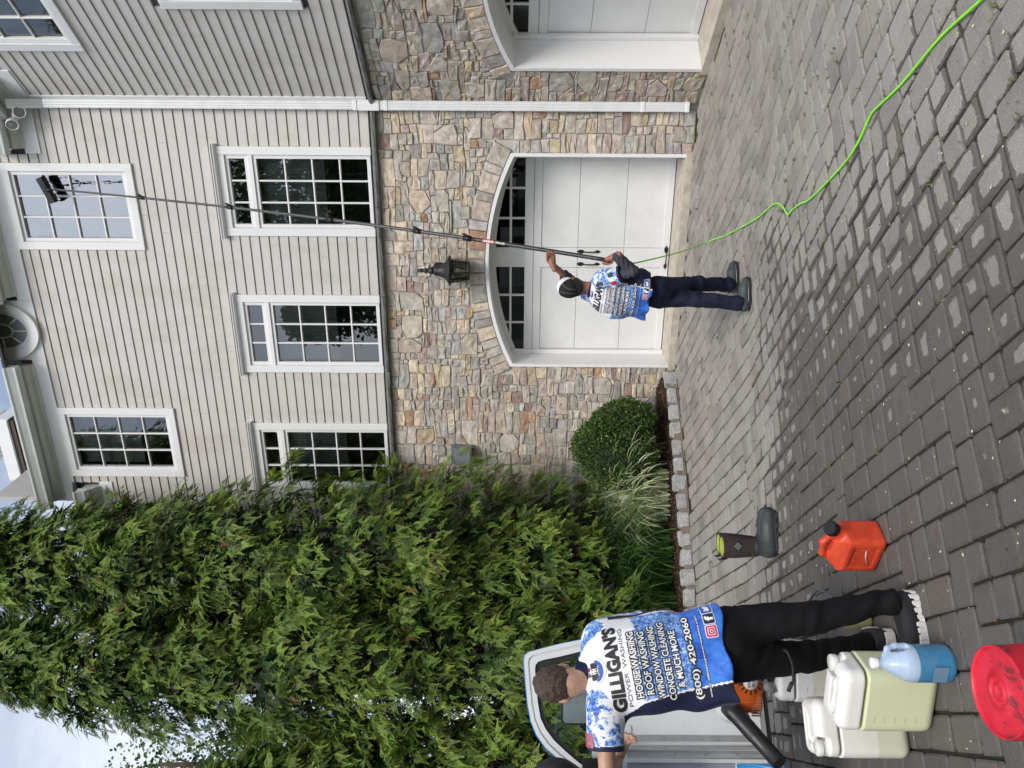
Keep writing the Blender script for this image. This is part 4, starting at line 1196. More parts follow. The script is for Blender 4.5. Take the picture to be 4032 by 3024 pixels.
# ---- clipped boxwood
def boxwood():
    r_ = np.random.default_rng(8); c0 = np.array([-.80, 10.02, .0]); root = tag(empty('boxwood_shrub', (c0[0], c0[1], bed_z(c0[0], c0[1]))), 'rounded clipped boxwood shrub against the stone wall', 'shrub')
    blobs = [((-.08, .0, .74), (.48, .46, .47)), ((-.13, -.05, .50), (.46, .44, .36)), ((.34, .0, .55), (.27, .32, .40)), ((.02, .02, .84), (.36, .36, .36))]
    core = MB()
    for c, r in blobs:
        core.lathe([(r[0] * .70 * math.sin(math.pi * i / 8), r[2] * .70 * -math.cos(math.pi * i / 8)) for i in range(9)], 12, c)
    core.build('inner_shade_core', simple('dark_shade_core', (.012, .018, .008), .95), root)  # solid core, near-black colour stands in for the shade behind the leaves
    st = MB()
    for k in range(5): st.tube([(r_.uniform(-.08, .08), r_.uniform(-.08, .08), -.05), (r_.uniform(-.25, .25), r_.uniform(-.15, .15), .45)], [.018, .01], 6)
    st.build('stems', M_BARK, root)
    P = []; D = []
    for c, r in blobs:
        n = 7000; d = r_.normal(0, 1, (n, 3)); d /= np.linalg.norm(d, axis=1, keepdims=True); c = np.array(c); r = np.array(r)
        p = c + d * r * (1.03 - .26 * r_.random((n, 1)) ** 1.4 + .06 * np.sin(d[:, :1] * 9 + d[:, 2:] * 7) + .05 * np.sin(d[:, 1:2] * 11 + d[:, :1] * 13) + .03 * np.sin(d[:, 2:] * 23))
        keep = np.ones(n, bool)
        for c2, r2 in blobs:
            keep &= np.linalg.norm((p - np.array(c2)) / np.array(r2), axis=1) > .70
        P.append(p[keep]); D.append(d[keep])
    p = np.concatenate(P); d = np.concatenate(D); n = len(p)
    a = d * .6 + r_.normal(0, .55, (n, 3)) + np.array([0, 0, .25]); a /= np.linalg.norm(a, axis=1, keepdims=True); b = np.cross(a, r_.normal(0, 1, (n, 3))); b /= np.linalg.norm(b, axis=1, keepdims=True)
    L = r_.uniform(.020, .042, (n, 1))
    V = np.stack([p, p + a * L * .5 + b * L * .33, p + a * L, p + a * L * .5 - b * L * .33], 1).reshape(-1, 3)
    C = np.array([(.036, .074, .018), (.068, .125, .028), (.115, .19, .040), (.20, .29, .065)])[r_.choice(4, n, p=[.3, .38, .24, .08])]; C = np.repeat(C, 4, 0)
    link('crown', fast_mesh('crown', V, np.arange(n * 4).reshape(-1, 4), C), M_LEAF, root)
boxwood()
# ---- arching grass clumps
def grassclump(name, x, y, n, L, spread, cols, seed, label, stripe=False):
    r_ = random.Random(seed); z0 = bed_z(x, y); root = tag(empty(name, (x, y, z0)), label, 'ornamental grass')
    V, Fc, C = [], [], []
    for _ in range(n):
        an = r_.uniform(0, 6.28); bx, by = r_.gauss(0, spread), r_.gauss(0, spread * .7); le = L * r_.uniform(.6, 1.15); w_ = r_.uniform(.006, .012); el0 = r_.uniform(1.0, 1.52); cv = r_.uniform(1.4, 2.5)
        m_ = 9; p = Vector((bx, by, 0)); el = el0; c = r_.choice(cols); d2 = Vector((math.cos(an), math.sin(an), 0)); s_ = Vector((-d2.y, d2.x, 0)); b = len(V)
        for i in range(m_ + 1):
            ww = w_ * (1 - (i / m_) ** 2.2) + .0004
            V += [p - s_ * ww, p + s_ * ww + Vector((0, 0, ww * .5))]; C += [c, tuple(v * (1.9 if stripe else 1.0) for v in c)]
            p = p + (d2 * math.cos(el) + Vector((0, 0, math.sin(el)))) * (le / m_); el -= cv / m_ * (0.5 + i / m_)
            if p.z < -.02 and i > 2: p.z = max(p.z, -.02)
        Fc += [(b + 2 * i, b + 2 * i + 1, b + 2 * i + 3, b + 2 * i + 2) for i in range(m_)]
    link('blades', mesh('blades', V, Fc, True, {'col': C}), M_LEAF, root)
grassclump('variegated_grass', -1.45, 10.05, 700, 1.2, .16, [(.42, .46, .27), (.50, .53, .36), (.34, .40, .20), (.56, .58, .44)], 3, 'pale striped ornamental grass beside the boxwood shrub', True)
grassclump('green_grass', -2.25, 9.85, 800, 1.25, .2, [(.08, .17, .04), (.11, .22, .055), (.14, .26, .07), (.06, .13, .03)], 4, 'dark green arching grass clump left of the pale striped grass')
grassclump('green_grass', -2.95, 9.62, 620, 1.2, .18, [(.08, .17, .04), (.11, .21, .05), (.06, .14, .03)], 6, 'dark green grass clump partly hidden by the bending man')
# ================================================================= OBJECTS ON THE DRIVE AND WALL
def sdf_obj(name, f, lo, hi, h, mat, parent=None, off=(0, 0, 0), attrs=None, smooth=True):
    V, Q = nets(f, lo, hi, h)
    at_ = attrs(V) if attrs else None
    me = mesh(name, V - np.array(off), Q, smooth, at_)
    return link(name, me, mat, parent)
def fit_text(txt, w_, h_, bold=0.0, pad=0.0):
    V0, _ = text_mesh(txt, 0.0); lo, hi = V0.min(0), V0.max(0)
    sx, sy = w_ / (hi[0] - lo[0]), h_ / (hi[1] - lo[1]); V, Fc = text_mesh(txt, bold)
    c = (lo + hi) / 2
    return np.stack([(V[:, 0] - c[0]) * sx, (V[:, 1] - c[1]) * sy], 1), Fc
def flat_print(name, V2, Fc, origin, ux, uy, mat, parent, off=0.0, rel=None):
    ux, uy = Vector(ux).normalized(), Vector(uy).normalized(); n = ux.cross(uy)
    V = [Vector(origin) + ux * p[0] + uy * p[1] + n * off - (rel or Vector((0, 0, 0))) for p in V2]
    return link(name, mesh(name, V, Fc), mat, parent)

# ---- carriage lantern on the stone wall
M_LANT = simple('weathered_black_metal', (.035, .034, .036), .5, .5, var=.15)
M_LGLASS = glass('lantern_glass', (.72, .72, .66), 1.45, .05, .02)
def on_wall(s_, off, z): return CORNER + E1 * s_ + N1 * off + Vector((0, 0, z))
lo_ = on_wall(-1.955, .20, 0)
lan = tag(empty('wall_lantern', on_wall(-1.955, .20, 2.68)), 'black carriage lantern mounted on the stone wall above the garage door', 'lantern')
K = .92
def LZ(z): return (z - 2.68)
MB().lathe([(.012, LZ(3.345)), (.020, LZ(3.33)), (.026, LZ(3.30)), (.026, LZ(3.275)), (.018, LZ(3.255)), (.034, LZ(3.25)), (.034, LZ(3.235)), (.025, LZ(3.215)), (.045, LZ(3.17)), (.048, LZ(3.165)), (.048, LZ(3.15)), (.032, LZ(3.14))][::-1], 20).build('finial', M_LANT, lan)
MB().lathe([(.038, LZ(3.14)), (.06, LZ(3.13)), (.066, LZ(3.10)), (.070, LZ(3.07)), (.095, LZ(3.01)), (.14, LZ(2.965)), (.185, LZ(2.945)), (.188, LZ(2.938)), (.188, LZ(2.925)), (.17, LZ(2.923))][::-1], 24).build('roof', M_LANT, lan)
MB().lathe([(.152, LZ(2.923)), (.148, LZ(2.86)), (.135, LZ(2.79)), (.112, LZ(2.71))][::-1], 12, smooth=False, close=False).build('glass_shade', M_LGLASS, lan)
for k in range(6):
    a = R(60 * k + 12); MB().tube([(.154 * math.cos(a), .154 * math.sin(a), LZ(2.923)), (.150 * math.cos(a), .150 * math.sin(a), LZ(2.86)), (.137 * math.cos(a), .137 * math.sin(a), LZ(2.79)), (.114 * math.cos(a), .114 * math.sin(a), LZ(2.70))], .006, 6).build('rib', M_LANT, lan)
MB().lathe([(.0, LZ(2.685)), (.10, LZ(2.685)), (.118, LZ(2.69)), (.118, LZ(2.712)), (.09, LZ(2.714))], 24).build('base_ring', M_LANT, lan)
MB().lathe([(.012, LZ(2.72)), (.014, LZ(2.80)), (.028, LZ(2.82)), (.032, LZ(2.85)), (.022, LZ(2.88)), (.006, LZ(2.89))], 12).build('bulb', simple('frosted_bulb', (.75, .74, .70), .3), lan)
ar = MB(); q = N1
ar.tube([Vector((0, 0, LZ(3.12))) - q * .03, Vector((0, 0, LZ(3.16))) - q * .10, Vector((0, 0, LZ(3.10))) - q * .18], [.018, .022, .028], 8)
ar.build('bracket', M_LANT, lan)
bp = MB(); C0 = Vector((0, 0, LZ(3.02))) - q * .15
bp.add([C0 + E1 * x + Vector((0, 0, z)) - q * y for y in (0, .05) for x, z in ((-.05, -.11), (.05, -.11), (.06, 0), (.05, .12), (0, .15), (-.05, .12), (-.06, 0))], [tuple(range(7)), tuple(range(7, 14))[::-1]] + [(i, (i + 1) % 7, 7 + (i + 1) % 7, 7 + i) for i in range(7)])
bp.build('back_plate', M_LANT, lan)

# ---- grey wedge wall light low on the stone
wl = tag(empty('wall_light', on_wall(-4.60, .02, 2.70)), 'grey metal wedge shaped wall light on the stone near the arborvitae', 'wall light')
M_WL = simple('grey_cast_metal', (.17, .19, .205), .5, .35, var=.08)
def W3(x, y, z): return E1 * x + N1 * y + Vector((0, 0, z))
V = [W3(-.13, .03, 0), W3(.13, .03, 0), W3(.13, .03, .28), W3(-.13, .03, .28), W3(-.115, .17, .02), W3(.115, .17, .02), W3(.12, .06, .27), W3(-.12, .06, .27)]
MB().add(V, [(0, 4, 5, 1), (1, 5, 6, 2), (3, 2, 6, 7), (0, 3, 7, 4), (4, 7, 6, 5)]).build('housing', M_WL, wl)
MB().add([W3(-.10, .05, -.002), W3(.10, .05, -.002), W3(.10, .15, .014), W3(-.10, .15, .014)], [(0, 1, 2, 3)]).build('lens', simple('milky_lens', (.6, .6, .58), .3), wl)
MB().add([W3(x, y, z) for y in (.0, .035) for x, z in ((-.14, -.012), (.14, -.012), (.14, .292), (-.14, .292))], [(0, 1, 2, 3), (7, 6, 5, 4), (0, 4, 5, 1), (1, 5, 6, 2), (2, 6, 7, 3), (3, 7, 4, 0)]).build('mounting_plate', M_WL, wl)

# ---- twin flood light under the eave
fo = on_wall(-.16, .14, 7.90)
fd = tag(empty('flood_light', fo), 'white twin flood lamp under the eave beside the downspout', 'flood light')
M_FW = simple('white_plastic', (.74, .74, .73), .4, var=.03); M_FL = simple('lamp_face_grey', (.24, .25, .25), .2, spec=.7)
MB().lathe([(.05, 0), (.055, .01), (.05, .03), (0.0, .035)], 16, (0, 0, .06)).build('mounting_box', M_FW, fd)
for k, (dx, dz, dr) in enumerate(((.045, -.005, Vector((-.2, -.75, -.62))), (-.075, .10, Vector((-.75, -.55, -.35))))):
    dr = dr.normalized(); c = E1 * dx + N1 * .05 + Vector((0, 0, dz)); q = dr.to_track_quat('Z', 'Y').to_matrix()
    m_ = MB().lathe([(.02, -.09), (.035, -.08), (.045, -.05), (.066, .0), (.070, .03), (.070, .045), (.062, .046), (.060, .035)], 20)
    m_.v = [tuple(q @ Vector(v) + c) for v in m_.v]; hd = m_.build('lamp_head', M_FW, fd)
    g = MB().lathe([(.060, .034), (.04, .038), (0.001, .04)], 20); g.v = [tuple(q @ Vector(v) + c) for v in g.v]; g.build('lens', M_FL, hd)
    MB().tube([Vector((0, 0, .06)), (c - dr * .10) * .6 + Vector((0, 0, .03)), c - dr * .085], .012, 8).build('swivel_arm', M_FW, hd)

# ---- water-fed pole with brush
def bez(pts, n=40):      # Catmull-Rom through points
    P = [Vector(p) for p in pts]; P = [P[0] * 2 - P[1]] + P + [P[-1] * 2 - P[-2]]; o_ = []
    for i in range(1, len(P) - 2):
        for k in range(n):
            t = k / n; a, b, c, d = P[i - 1], P[i], P[i + 1], P[i + 2]
            o_.append(.5 * ((2 * b) + (c - a) * t + (2 * a - 5 * b + 4 * c - d) * t * t + (3 * b - a - 3 * c + d) * t ** 3))
    return o_ + [P[-2]]
YB, YT = 6.62, 9.22
def polept(x):                      # pole axis by its height in the view, with a slight bow
    f = (2400 - x) / (2400 - 205.0); inv = (1 / YB) * (1 - f) + (1 / YT) * f; Y = 1 / inv
    y = 1026 + (745 - 1026) * f - 21 * 4 * f * (1 - f)
    return at(x, y, Y)
pole0 = polept(2398)
pole = tag(empty('cleaning_pole', pole0), 'long black telescopic window cleaning pole with brush held up to the window', 'pole')
M_POLE = simple('carbon_pole', (.020, .020, .023), .38, .0, var=.15, nscale=30); M_POLE2 = simple('grey_carbon_pole', (.055, .055, .062), .42, var=.1, nscale=30)
cuts = [2398, 1838, 1642, 1299, 904, 555, 205]; rad = [.0185, .0172, .0158, .0145, .0125, .0112]
for i, (a, b) in enumerate(zip(cuts, cuts[1:])):
    pts = [polept(a + (b - a) * k / 12) - pole0 for k in range(13)]
    MB().tube(pts, rad[i], 12).build('pole_section', M_POLE if i == 0 else M_POLE2, pole)
    if i:
        c = polept(a) - pole0; d = (polept(a - 30) - polept(a + 30)).normalized(); cl = MB().tube([c - d * .045, c + d * .03], rad[i - 1] + .009, 10)
        s_ = Vector((.55, -.8, 0)); cl.tube([c - d * .02 + s_ * .025, c + d * .02 + s_ * .05, c + d * .04 + s_ * .045], .010, 6); cl.build('clamp', M_BLACK, pole)
MB().tube([polept(2402) - pole0, polept(2380) - pole0], .0195, 12).build('end_cap', simple('dark_red_rubber', (.10, .012, .014), .6), pole)
# printed mark on the pole
for (x0, x1, txt, colr, back) in ((1900, 1945, 'XERO', (.8, .8, .8), (.55, .02, .05)), (1950, 1988, 'PRO•30', (.75, .75, .75), None)):
    a, b = polept(x0), polept(x1); ux = (b - a).normalized(); vw = (a - Vector((0, 0, CAMZ))).normalized(); uy = -ux.cross(vw).normalized()
    mid = (a + b) / 2 - vw * .0195; L = (b - a).length
    uy = vw.cross(ux).normalized() * -1 if False else ux.cross(vw).normalized() * -1
    nrm = ux.cross(uy)
    if nrm.dot(vw) > 0: uy = -uy
    if back: flat_print('label_patch', [(-L * .52, -.013), (L * .52, -.013), (L * .52, .013), (-L * .52, .013)], [(0, 1, 2, 3)], mid, ux, uy, simple('label_red', back, .5, var=.03), pole, 0.0, pole0)
    V2, Fc = fit_text(txt, L * .9, .017, .02); flat_print('lettering', V2, Fc, mid, ux, uy, simple('print_white', colr, .6, var=.02), pole, .0015, pole0)
# brush on the glass: long block across, bristles to the pane, gooseneck, jet hoses
bc = at(178, 750, 9.30); b1 = at(148, 704, 9.24); b2 = at(203, 800, 9.36); ax = (b2 - b1); L = ax.length; ax.normalize(); nw = -N1
uu = ax.cross(nw).normalized()
if uu.z < 0: uu = -uu
def bx(nm, du0, du1, dn0, dn1, dl, mat, par):
    V = [bc - pole0 + ax * (s_ * dl) + uu * u_ + nw * n_ for n_ in (dn0, dn1) for u_ in (du0, du1) for s_ in (-1, 1)]
    return MB().add(V, [(0, 2, 3, 1), (4, 5, 7, 6), (0, 1, 5, 4), (2, 6, 7, 3), (0, 4, 6, 2), (1, 3, 7, 5)]).build(nm, mat, par)
brush = bx('brush_block', -.034, .034, -.005, .018, L / 2, simple('brush_black', (.012, .012, .013), .6), pole)
bv, bf = [], []; rr = random.Random(3)
for i in range(60):
    for k in range(9):
        s_ = (i / 59 * 2 - 1) * L / 2; u_ = (k / 8 - .5) * .072; p = bc - pole0 + ax * s_ + uu * u_ + nw * .024; e = p + nw * .045 + uu * (u_ * .35 + rr.uniform(-.01, .01)) + ax * rr.uniform(-.01, .01); w_ = ax * .004; b = len(bv)
        bv += [p - w_, p + w_, e + w_ * 1.5, e - w_ * 1.5]; bf.append((b, b + 1, b + 2, b + 3))
o = link('bristles', mesh('bristles', bv, bf), simple('bristle', (.02, .021, .02), .8), brush); o['kind'] = 'stuff'
pt = polept(205) - pole0; bcl = bc - pole0
MB().tube([pt, pt + (bcl - pt) * .5 - nw * .03, bcl - nw * .005], [.0115, .014, .016], 8).build('gooseneck', M_BLACK, pole)
for s_ in (-1, 1):
    MB().tube(bez([pt - (polept(205) - polept(230)), bcl + ax * (s_ * .07) - uu * .13 - nw * .04, bcl + ax * (s_ * L * .30) - uu * .10 - nw * .05, bcl + ax * (s_ * L * .33) - uu * .04]), .0045, 6).build('jet_hose', M_BLACK, pole)

# ---- lime hose snaking across the drive
hz = [at(2440, 1030, 6.66), at(2494, 1036, 6.72), at(2560, 1022, 7.10), at(2640, 1003, 7.55), at(2720, 979, 7.95)]
gp = [(2790, 953), (2850, 930), (2900, 905), (2980, 860), (3035, 813), (3055, 802), (3072, 804), (3085, 818), (3098, 840), (3106, 843), (3122, 824), (3150, 803), (3180, 790), (3240, 735), (3350, 610), (3420, 470), (3445, 432), (3550, 330), (3700, 150), (3862, 0), (3990, -130)]
def ground_at(x, y, h=.008):
    d = ray(x, y); Y = 5.0
    for _ in range(60): Y = .5 * Y + .5 * ((gz(Y) + h - CAMZ) / d.z)
    return Vector((d.x * Y, Y, CAMZ + d.z * Y))
hp_ = hz + [ground_at(x, y, .012) for x, y in gp]
base = hp_[-1]
hose = MB().tube([Vector((p.x, p.y, max(p.z, gz(p.y) + .0095))) - base for p in bez(hp_, 10)], .0064, 8).build('garden_hose', simple('lime_hose', (.27, .86, .03), .42, var=.03), None, base)
tag(hose, 'bright lime green hose snaking across the pavers to the pole', 'hose')

# ---- containers
def plastic(nm, liquid, level, above=(.80, .79, .74), rough=.38):
    t = NT(nm); z = t.sep(t.obj())[2]; v = t.pos(); n1 = t.noise(6, 4, .6, v)
    f = t.map(t.math('ADD', z, t.math('MULTIPLY', n1, .004)), level - .003, level + .003)
    c = t.mix(f, liquid, above); c = t.mix(t.math('MULTIPLY', t.map(n1, .45, .75), .18), c, (.50, .47, .38))
    t.P(Base_Color=c, Roughness=rough, Subsurface_Weight=.25); t.b.inputs['Subsurface Radius'].default_value = (.03, .03, .025); t.bump(t.noise(90, 3, .5, v), .04, .002); return t.m
def carboy(name, px, py, Y, rz, mat, label, w_=.135, d_=.115, h_=.40, group=None, capat=(.075, 0), lean=0):
    """rectangular 20 litre jerrycan: body, moulded shoulder with grip, screw cap"""
    g = ground_at(px, py, 0); g = Vector((g.x * Y / g.y, Y, gz(Y)))
    root = tag(empty(name, g, rz), label, 'jerrycan', group)
    def f(P):
        d = rbox(P, (0, 0, h_ * .44), (w_, d_, h_ * .44), .052)
        d = smin(d, rbox(P, (0, 0, h_ * .90), (w_ * .96, d_ * .95, .055), .045), .02)
        d = np.maximum(d, -rbox(P, (.0, -d_ * .15, h_ + .0), (w_ * .60, d_ * .30, .05), .03))            # hand hollow
        d = smin(d, chain(P, [(-w_ * .62, -d_ * .15, h_ * .945), (-w_ * .35, -d_ * .15, h_ * .99), (w_ * .30, -d_ * .15, h_ * .99), (w_ * .55, -d_ * .15, h_ * .94)], [.02, .017, .017, .02], .02), .012)
        d = np.maximum(d, -rbox(P, (w_ * .72, d_ * .55, h_ * 1.0), (.055, .055, .045), .025))
        d = smin(d, rcone(P, (w_ * .68, d_ * .5, h_ * .85), (w_ * .68, d_ * .5, h_ * .955), .034, .030), .008)
        d = np.maximum(d, -(rbox(P, (0, 0, h_ * .78), (w_ + .02, d_ + .02, .004), .003)) + .0)
        q = np.abs(P[:, 2] - h_ * .79); d = d + .004 * np.exp(-(q / .007) ** 2)
        return d
    body = sdf_obj('can_body', f, (-w_ - .02, -d_ - .02, -.01), (w_ + .02, d_ + .02, h_ + .04), .0075, mat, root)
    cp = MB().lathe([(.036, 0), (.037, .004), (.037, .024), (.034, .028), (0.001, .028)], 18, (w_ * .68, d_ * .5, h_ * .955)); cp.build('screw_cap', simple('cap_white', (.72, .71, .67), .45, var=.05), root)
    for k in range(6): MB().box(-w_ * .55, -w_ * .40, -d_ - .0016, -d_ + .002, .05 + k * .045, .052 + k * .045).build('volume_mark', simple('mark_grey', (.42, .42, .34), .6), root)
    return root
carboy('jerrycan', 3625, 2720, 3.44, R(-14), plastic('plastic_yellow_full', (.66, .68, .45), .335), 'jerrycan almost full of yellow-green liquid, in front beside the blue bottle', w_=.155, d_=.105, h_=.415)
carboy('jerrycan', 3530, 2860, 3.72, R(200), plastic('plastic_low', (.66, .67, .53), .165), 'white jerrycan with low liquid level, nearest the left edge', w_=.135, d_=.105, h_=.43)
carboy('jerrycan', 3330, 2640, 4.45, R(5), plastic('plastic_back', (.60, .60, .53), .245, (.70, .71, .71)), 'white jerrycan standing behind the bending man, under the leaf blower', w_=.155, d_=.12, h_=.43)

# gallon bottle of blue liquid
g = ground_at(3735, 2612, 0); gb = tag(empty('gallon_bottle', g, R(20)), 'clear gallon bottle half full of blue liquid with white cap', 'bottle')
def f(P):
    r_ = np.hypot(P[:, 0], P[:, 1]); z = P[:, 2]
    R_ = np.interp(z, [0, .01, .02, .165, .18, .20, .235, .265, .285, .31], [.068, .075, .0775, .0775, .076, .070, .05, .031, .021, .019])
    d = np.maximum((r_ - R_) * .85, np.maximum(-z, z - .31))
    d = np.maximum(d, -rbox(P, (.066, 0, .215), (.022, .05, .042), .018))
    d = smin(d, chain(P, [(.026, 0, .268), (.058, 0, .25), (.070, 0, .215), (.068, 0, .175)], [.011, .011, .012, .014], .01), .008)
    return d
sdf_obj('bottle_body', f, (-.09, -.09, -.01), (.10, .09, .32), .005, plastic('plastic_blue', (.045, .22, .40), .160, (.42, .53, .68), .25), gb)
MB().lathe([(.022, .300), (.0225, .303), (.0225, .325), (.020, .328), (.001, .328)], 18).build('screw_cap', simple('cap_bright_white', (.82, .82, .82), .4, var=.02), gb)
flat_print('label', [(-.035, -.03), (.035, -.03), (.035, .03), (-.035, .03)], [(0, 1, 2, 3)], Vector((-.045, -.0645, .075)), (.82, -.57, 0), (0, 0, 1), simple('paper_label', (.16, .25, .36), .6), gb, .001)

# upturned red bucket
bk = tag(empty('bucket', Vector((at(3921, 2724, 2.27).x, 2.27, gz(2.27) - .01))), 'red plastic bucket standing upside down at the picture corner', 'bucket')
def bucket_mat():
    t = NT('red_bucket'); v = t.obj(); n1 = t.noise(14, 5, .65, v); z = t.sep(v)[2]
    dirt = t.math('MULTIPLY', t.map(t.noise(16, 6, .75, t.scale(v, (1, .5, 1))), .54, .60), t.map(z, .36, .340))
    c = t.mix(t.map(n1, .3, .7), (.55, .012, .030), (.66, .025, .05)); c = t.mix(t.math('MULTIPLY', dirt, .75), c, (.09, .02, .02))
    t.P(Base_Color=c, Roughness=.36, Subsurface_Weight=.08); t.bump(t.noise(70, 3, .5, v), .06, .002); return t.m
M_BUCK = bucket_mat()
MB().lathe([(.158, .0), (.160, .012), (.150, .014), (.150, .055), (.153, .057), (.153, .068), (.148, .070), (.131, .334), (.131, .345), (.127, .346), (.124, .342), (.122, .336)], 48, close=False).build('bucket_side', M_BUCK, bk)
MB().lathe([(.124, .336), (.07, .337), (.047, .337), (.0455, .3415), (.043, .3415), (.0415, .336), (.024, .336), (.0225, .340), (.018, .340), (.0165, .336), (.001, .336)], 48, close=False).build('bucket_base', M_BUCK, bk)
for s_ in (-1, 1): MB().cbox(s_ * .157 - .012, s_ * .157 + .012, -.02, .02, .03, .06).build('handle_lug', M_BUCK, bk)

# red fuel can
g = ground_at(3455, 2150, 0); fc = tag(empty('fuel_can', g, R(-38)), 'scuffed orange-red plastic fuel can with black cap', 'fuel can')
def fcan(P):
    d = rbox(P, (0, 0, .125), (.120, .082, .125), .03)
    d = np.maximum(d, plane(P, (.055, 0, .25), (.75, 0, 1)) * .9); d = np.maximum(d, plane(P, (-.105, 0, .215), (-.75, 0, .8)) * .9)
    d = np.maximum(d, plane(P, (0, -.078, .195), (0, -1, .85)) * .9); d = np.maximum(d, plane(P, (0, .078, .195), (0, 1, .85)) * .9)
    d = smin(d, rcone(P, (.085, 0, .20), (.120, 0, .255), .036, .030), .03)
    d = smin(d, chain(P, [(.085, 0, .262), (.03, 0, .292), (-.05, 0, .275), (-.115, 0, .20), (-.12, 0, .15)], [.017, .016, .017, .02, .022], .02), .018)
    s1 = rbox(P, (.0, -.088, .105), (.078, .012, .065), .01); d = np.maximum(d, -s1 + .006 * 0)
    return d
def red_can():
    t = NT('scuffed_red_plastic'); v = t.pos(); n1 = t.noise(13, 5, .65, v); n2 = t.noise(70, 4, .7, v)
    c = t.mix(t.map(n1, .35, .7), (.58, .050, .018), (.70, .082, .030)); c = t.mix(t.math('MULTIPLY', t.map(n2, .58, .72), .35), c, (.40, .10, .07)); c = t.mix(t.math('MULTIPLY', t.map(t.noise(4, 4, .6, v), .55, .7), .3), c, (.35, .06, .03))
    t.P(Base_Color=c, Roughness=.48); t.bump(n2, .12, .003); return t.m
M_CAN = red_can()
sdf_obj('can_body', fcan, (-.16, -.11, -.01), (.17, .11, .33), .006, M_CAN, fc)
cb = MB(); q = Vector((.62, 0, .98)).normalized(); c0 = Vector((.118, 0, .252))
cb.tube([c0, c0 + q * .012, c0 + q * .045], [.034, .036, .034], 14)
for k in range(10):
    a = R(36 * k); s_ = q.orthogonal().normalized(); s2 = q.cross(s_); p = c0 + (s_ * math.cos(a) + s2 * math.sin(a)) * .035; cb.tube([p + q * .012, p + q * .042], .005, 5)
cb.build('cap', M_BLACK, fc)
MB().tube([(-.06, -.078, .06), (.0, -.078, .09), (.05, -.0785, .10)], .004, 5).build('scuff_mark', simple('pale_scuff', (.62, .45, .42), .7), fc)

# small amber bottle on its side behind the shoes
g = ground_at(3465, 2475, 0); sb_ = tag(empty('small_bottle', Vector((g.x, g.y + .14, gz(g.y + .14))), R(30)), 'small yellowish plastic bottle between the man\'s shoes', 'bottle')
MB().lathe([(.03, 0), (.045, .008), (.047, .02), (.047, .11), (.035, .15), (.016, .17), (.016, .19)], 20).build('bottle_body', simple('amber_plastic', (.50, .46, .22), .35, sub=.2), sb_)
MB().lathe([(.019, .19), (.02, .195), (.02, .212), (.001, .215)], 14).build('cap', M_BLACK, sb_)

# pair of rubber boots (standing together, one behind the other)
M_NEO = simple('brown_neoprene', (.040, .027, .026), .85, var=.12, nscale=40, bump=.15); M_RUB = simple('dark_grey_rubber', (.042, .048, .052), .55, var=.15, nscale=14); M_LIME = simple('lime_lining', (.42, .52, .10), .9)
def boot(name, base, ang, hs, label, sc_=1.0, group=None):
    root = tag(empty(name, base, ang), label, 'boot', group)        # toe along +x
    def foot(P):
        q = P / sc_; d = chain(q, [(-.055, 0, .05), (.03, 0, .052), (.12, 0, .048), (.185, 0, .046)], [.045, .047, .05, .043], .04)
        d = smin(d, rcone(q, (-.045, 0, .07), (-.035, 0, .17), .050, .056), .05); d = np.maximum(d, -(q[:, 2] - .012)); d = np.maximum(d, q[:, 2] - .165)
        return d * sc_
    def sole(P):
        q = P / sc_; d = np.hypot(np.maximum(np.abs(q[:, 0] - .07) - .10, 0), q[:, 1] * .95) - .057 + .006 * np.sin(q[:, 0] * 95) * (q[:, 2] < .008)
        return np.maximum(d, np.maximum(-q[:, 2], q[:, 2] - .026)) * sc_
    def shaft(P):
        q = P / sc_; c = np.stack([q[:, 0] + .037 - .02 * (q[:, 2] - .15), q[:, 1]], 1); r_ = np.interp(q[:, 2], [.12, .16, .22, .30, .40], [.056, .058, .064, .07, .072]); rr_ = np.hypot(c[:, 0] * .92, c[:, 1] * 1.12)
        d = np.maximum(rr_ - r_, np.maximum(.14 - q[:, 2], q[:, 2] - hs)); return np.maximum(d, -np.maximum(rr_ - r_ + .008, .2 - q[:, 2])) * sc_
    b_ = (.14 * sc_ + .13, .10 * sc_, (hs + .02) * sc_)
    sdf_obj('foot', foot, (-.13, -.08, -.01), (.26, .08, .19), .0065, M_RUB, root); sdf_obj('sole', sole, (-.13, -.08, -.01), (.26, .08, .04), .0055, simple('black_sole', (.02, .02, .022), .7), root)
    sdf_obj('shaft', shaft, (-.15, -.10, .12), (.08, .10, hs + .02), .006, M_NEO, root)
    ln = MB().lathe([(.0600, hs - .12), (.0625, hs - .02), (.0630, hs - .002)], 24, close=False); ln.v = [(v[0] * 1.06 - .0325, v[1] * .885, v[2]) for v in ln.v]; ln.build('lining', M_LIME, root)
    MB().tube([(-.11, 0, hs - .03), (-.125, 0, hs + .02), (-.118, .012, hs + .025), (-.11, .012, hs - .02)], .006, 6).build('pull_loop', M_BLACK, root)
    root.scale = (1.12, 1.12, 1.12); return root
g1 = ground_at(3058, 2135, 0); bt = boot('rubber_boot', g1, R(12), .385, 'near boot of the empty brown and grey rubber pair', 1.0)
boot('rubber_boot', g1 + Vector((-.005, .135, -.012)), R(9), .385, 'far boot of the empty pair, mostly hidden behind the near one', 1.0)
dm = Vector((-.03, -.0675, .29)); P4 = [(0, -.026), (.026, 0), (0, .026), (-.026, 0)]
flat_print('badge', P4, [(0, 1, 2, 3)], dm, (1, 0, 0), (0, 0, 1), simple('badge_teal', (.16, .20, .20), .6), bt, 0.004); flat_print('badge', [(a * .62, b * .62) for a, b in P4], [(0, 1, 2, 3)], dm, (1, 0, 0), (0, 0, 1), M_NEO, bt, .0048)
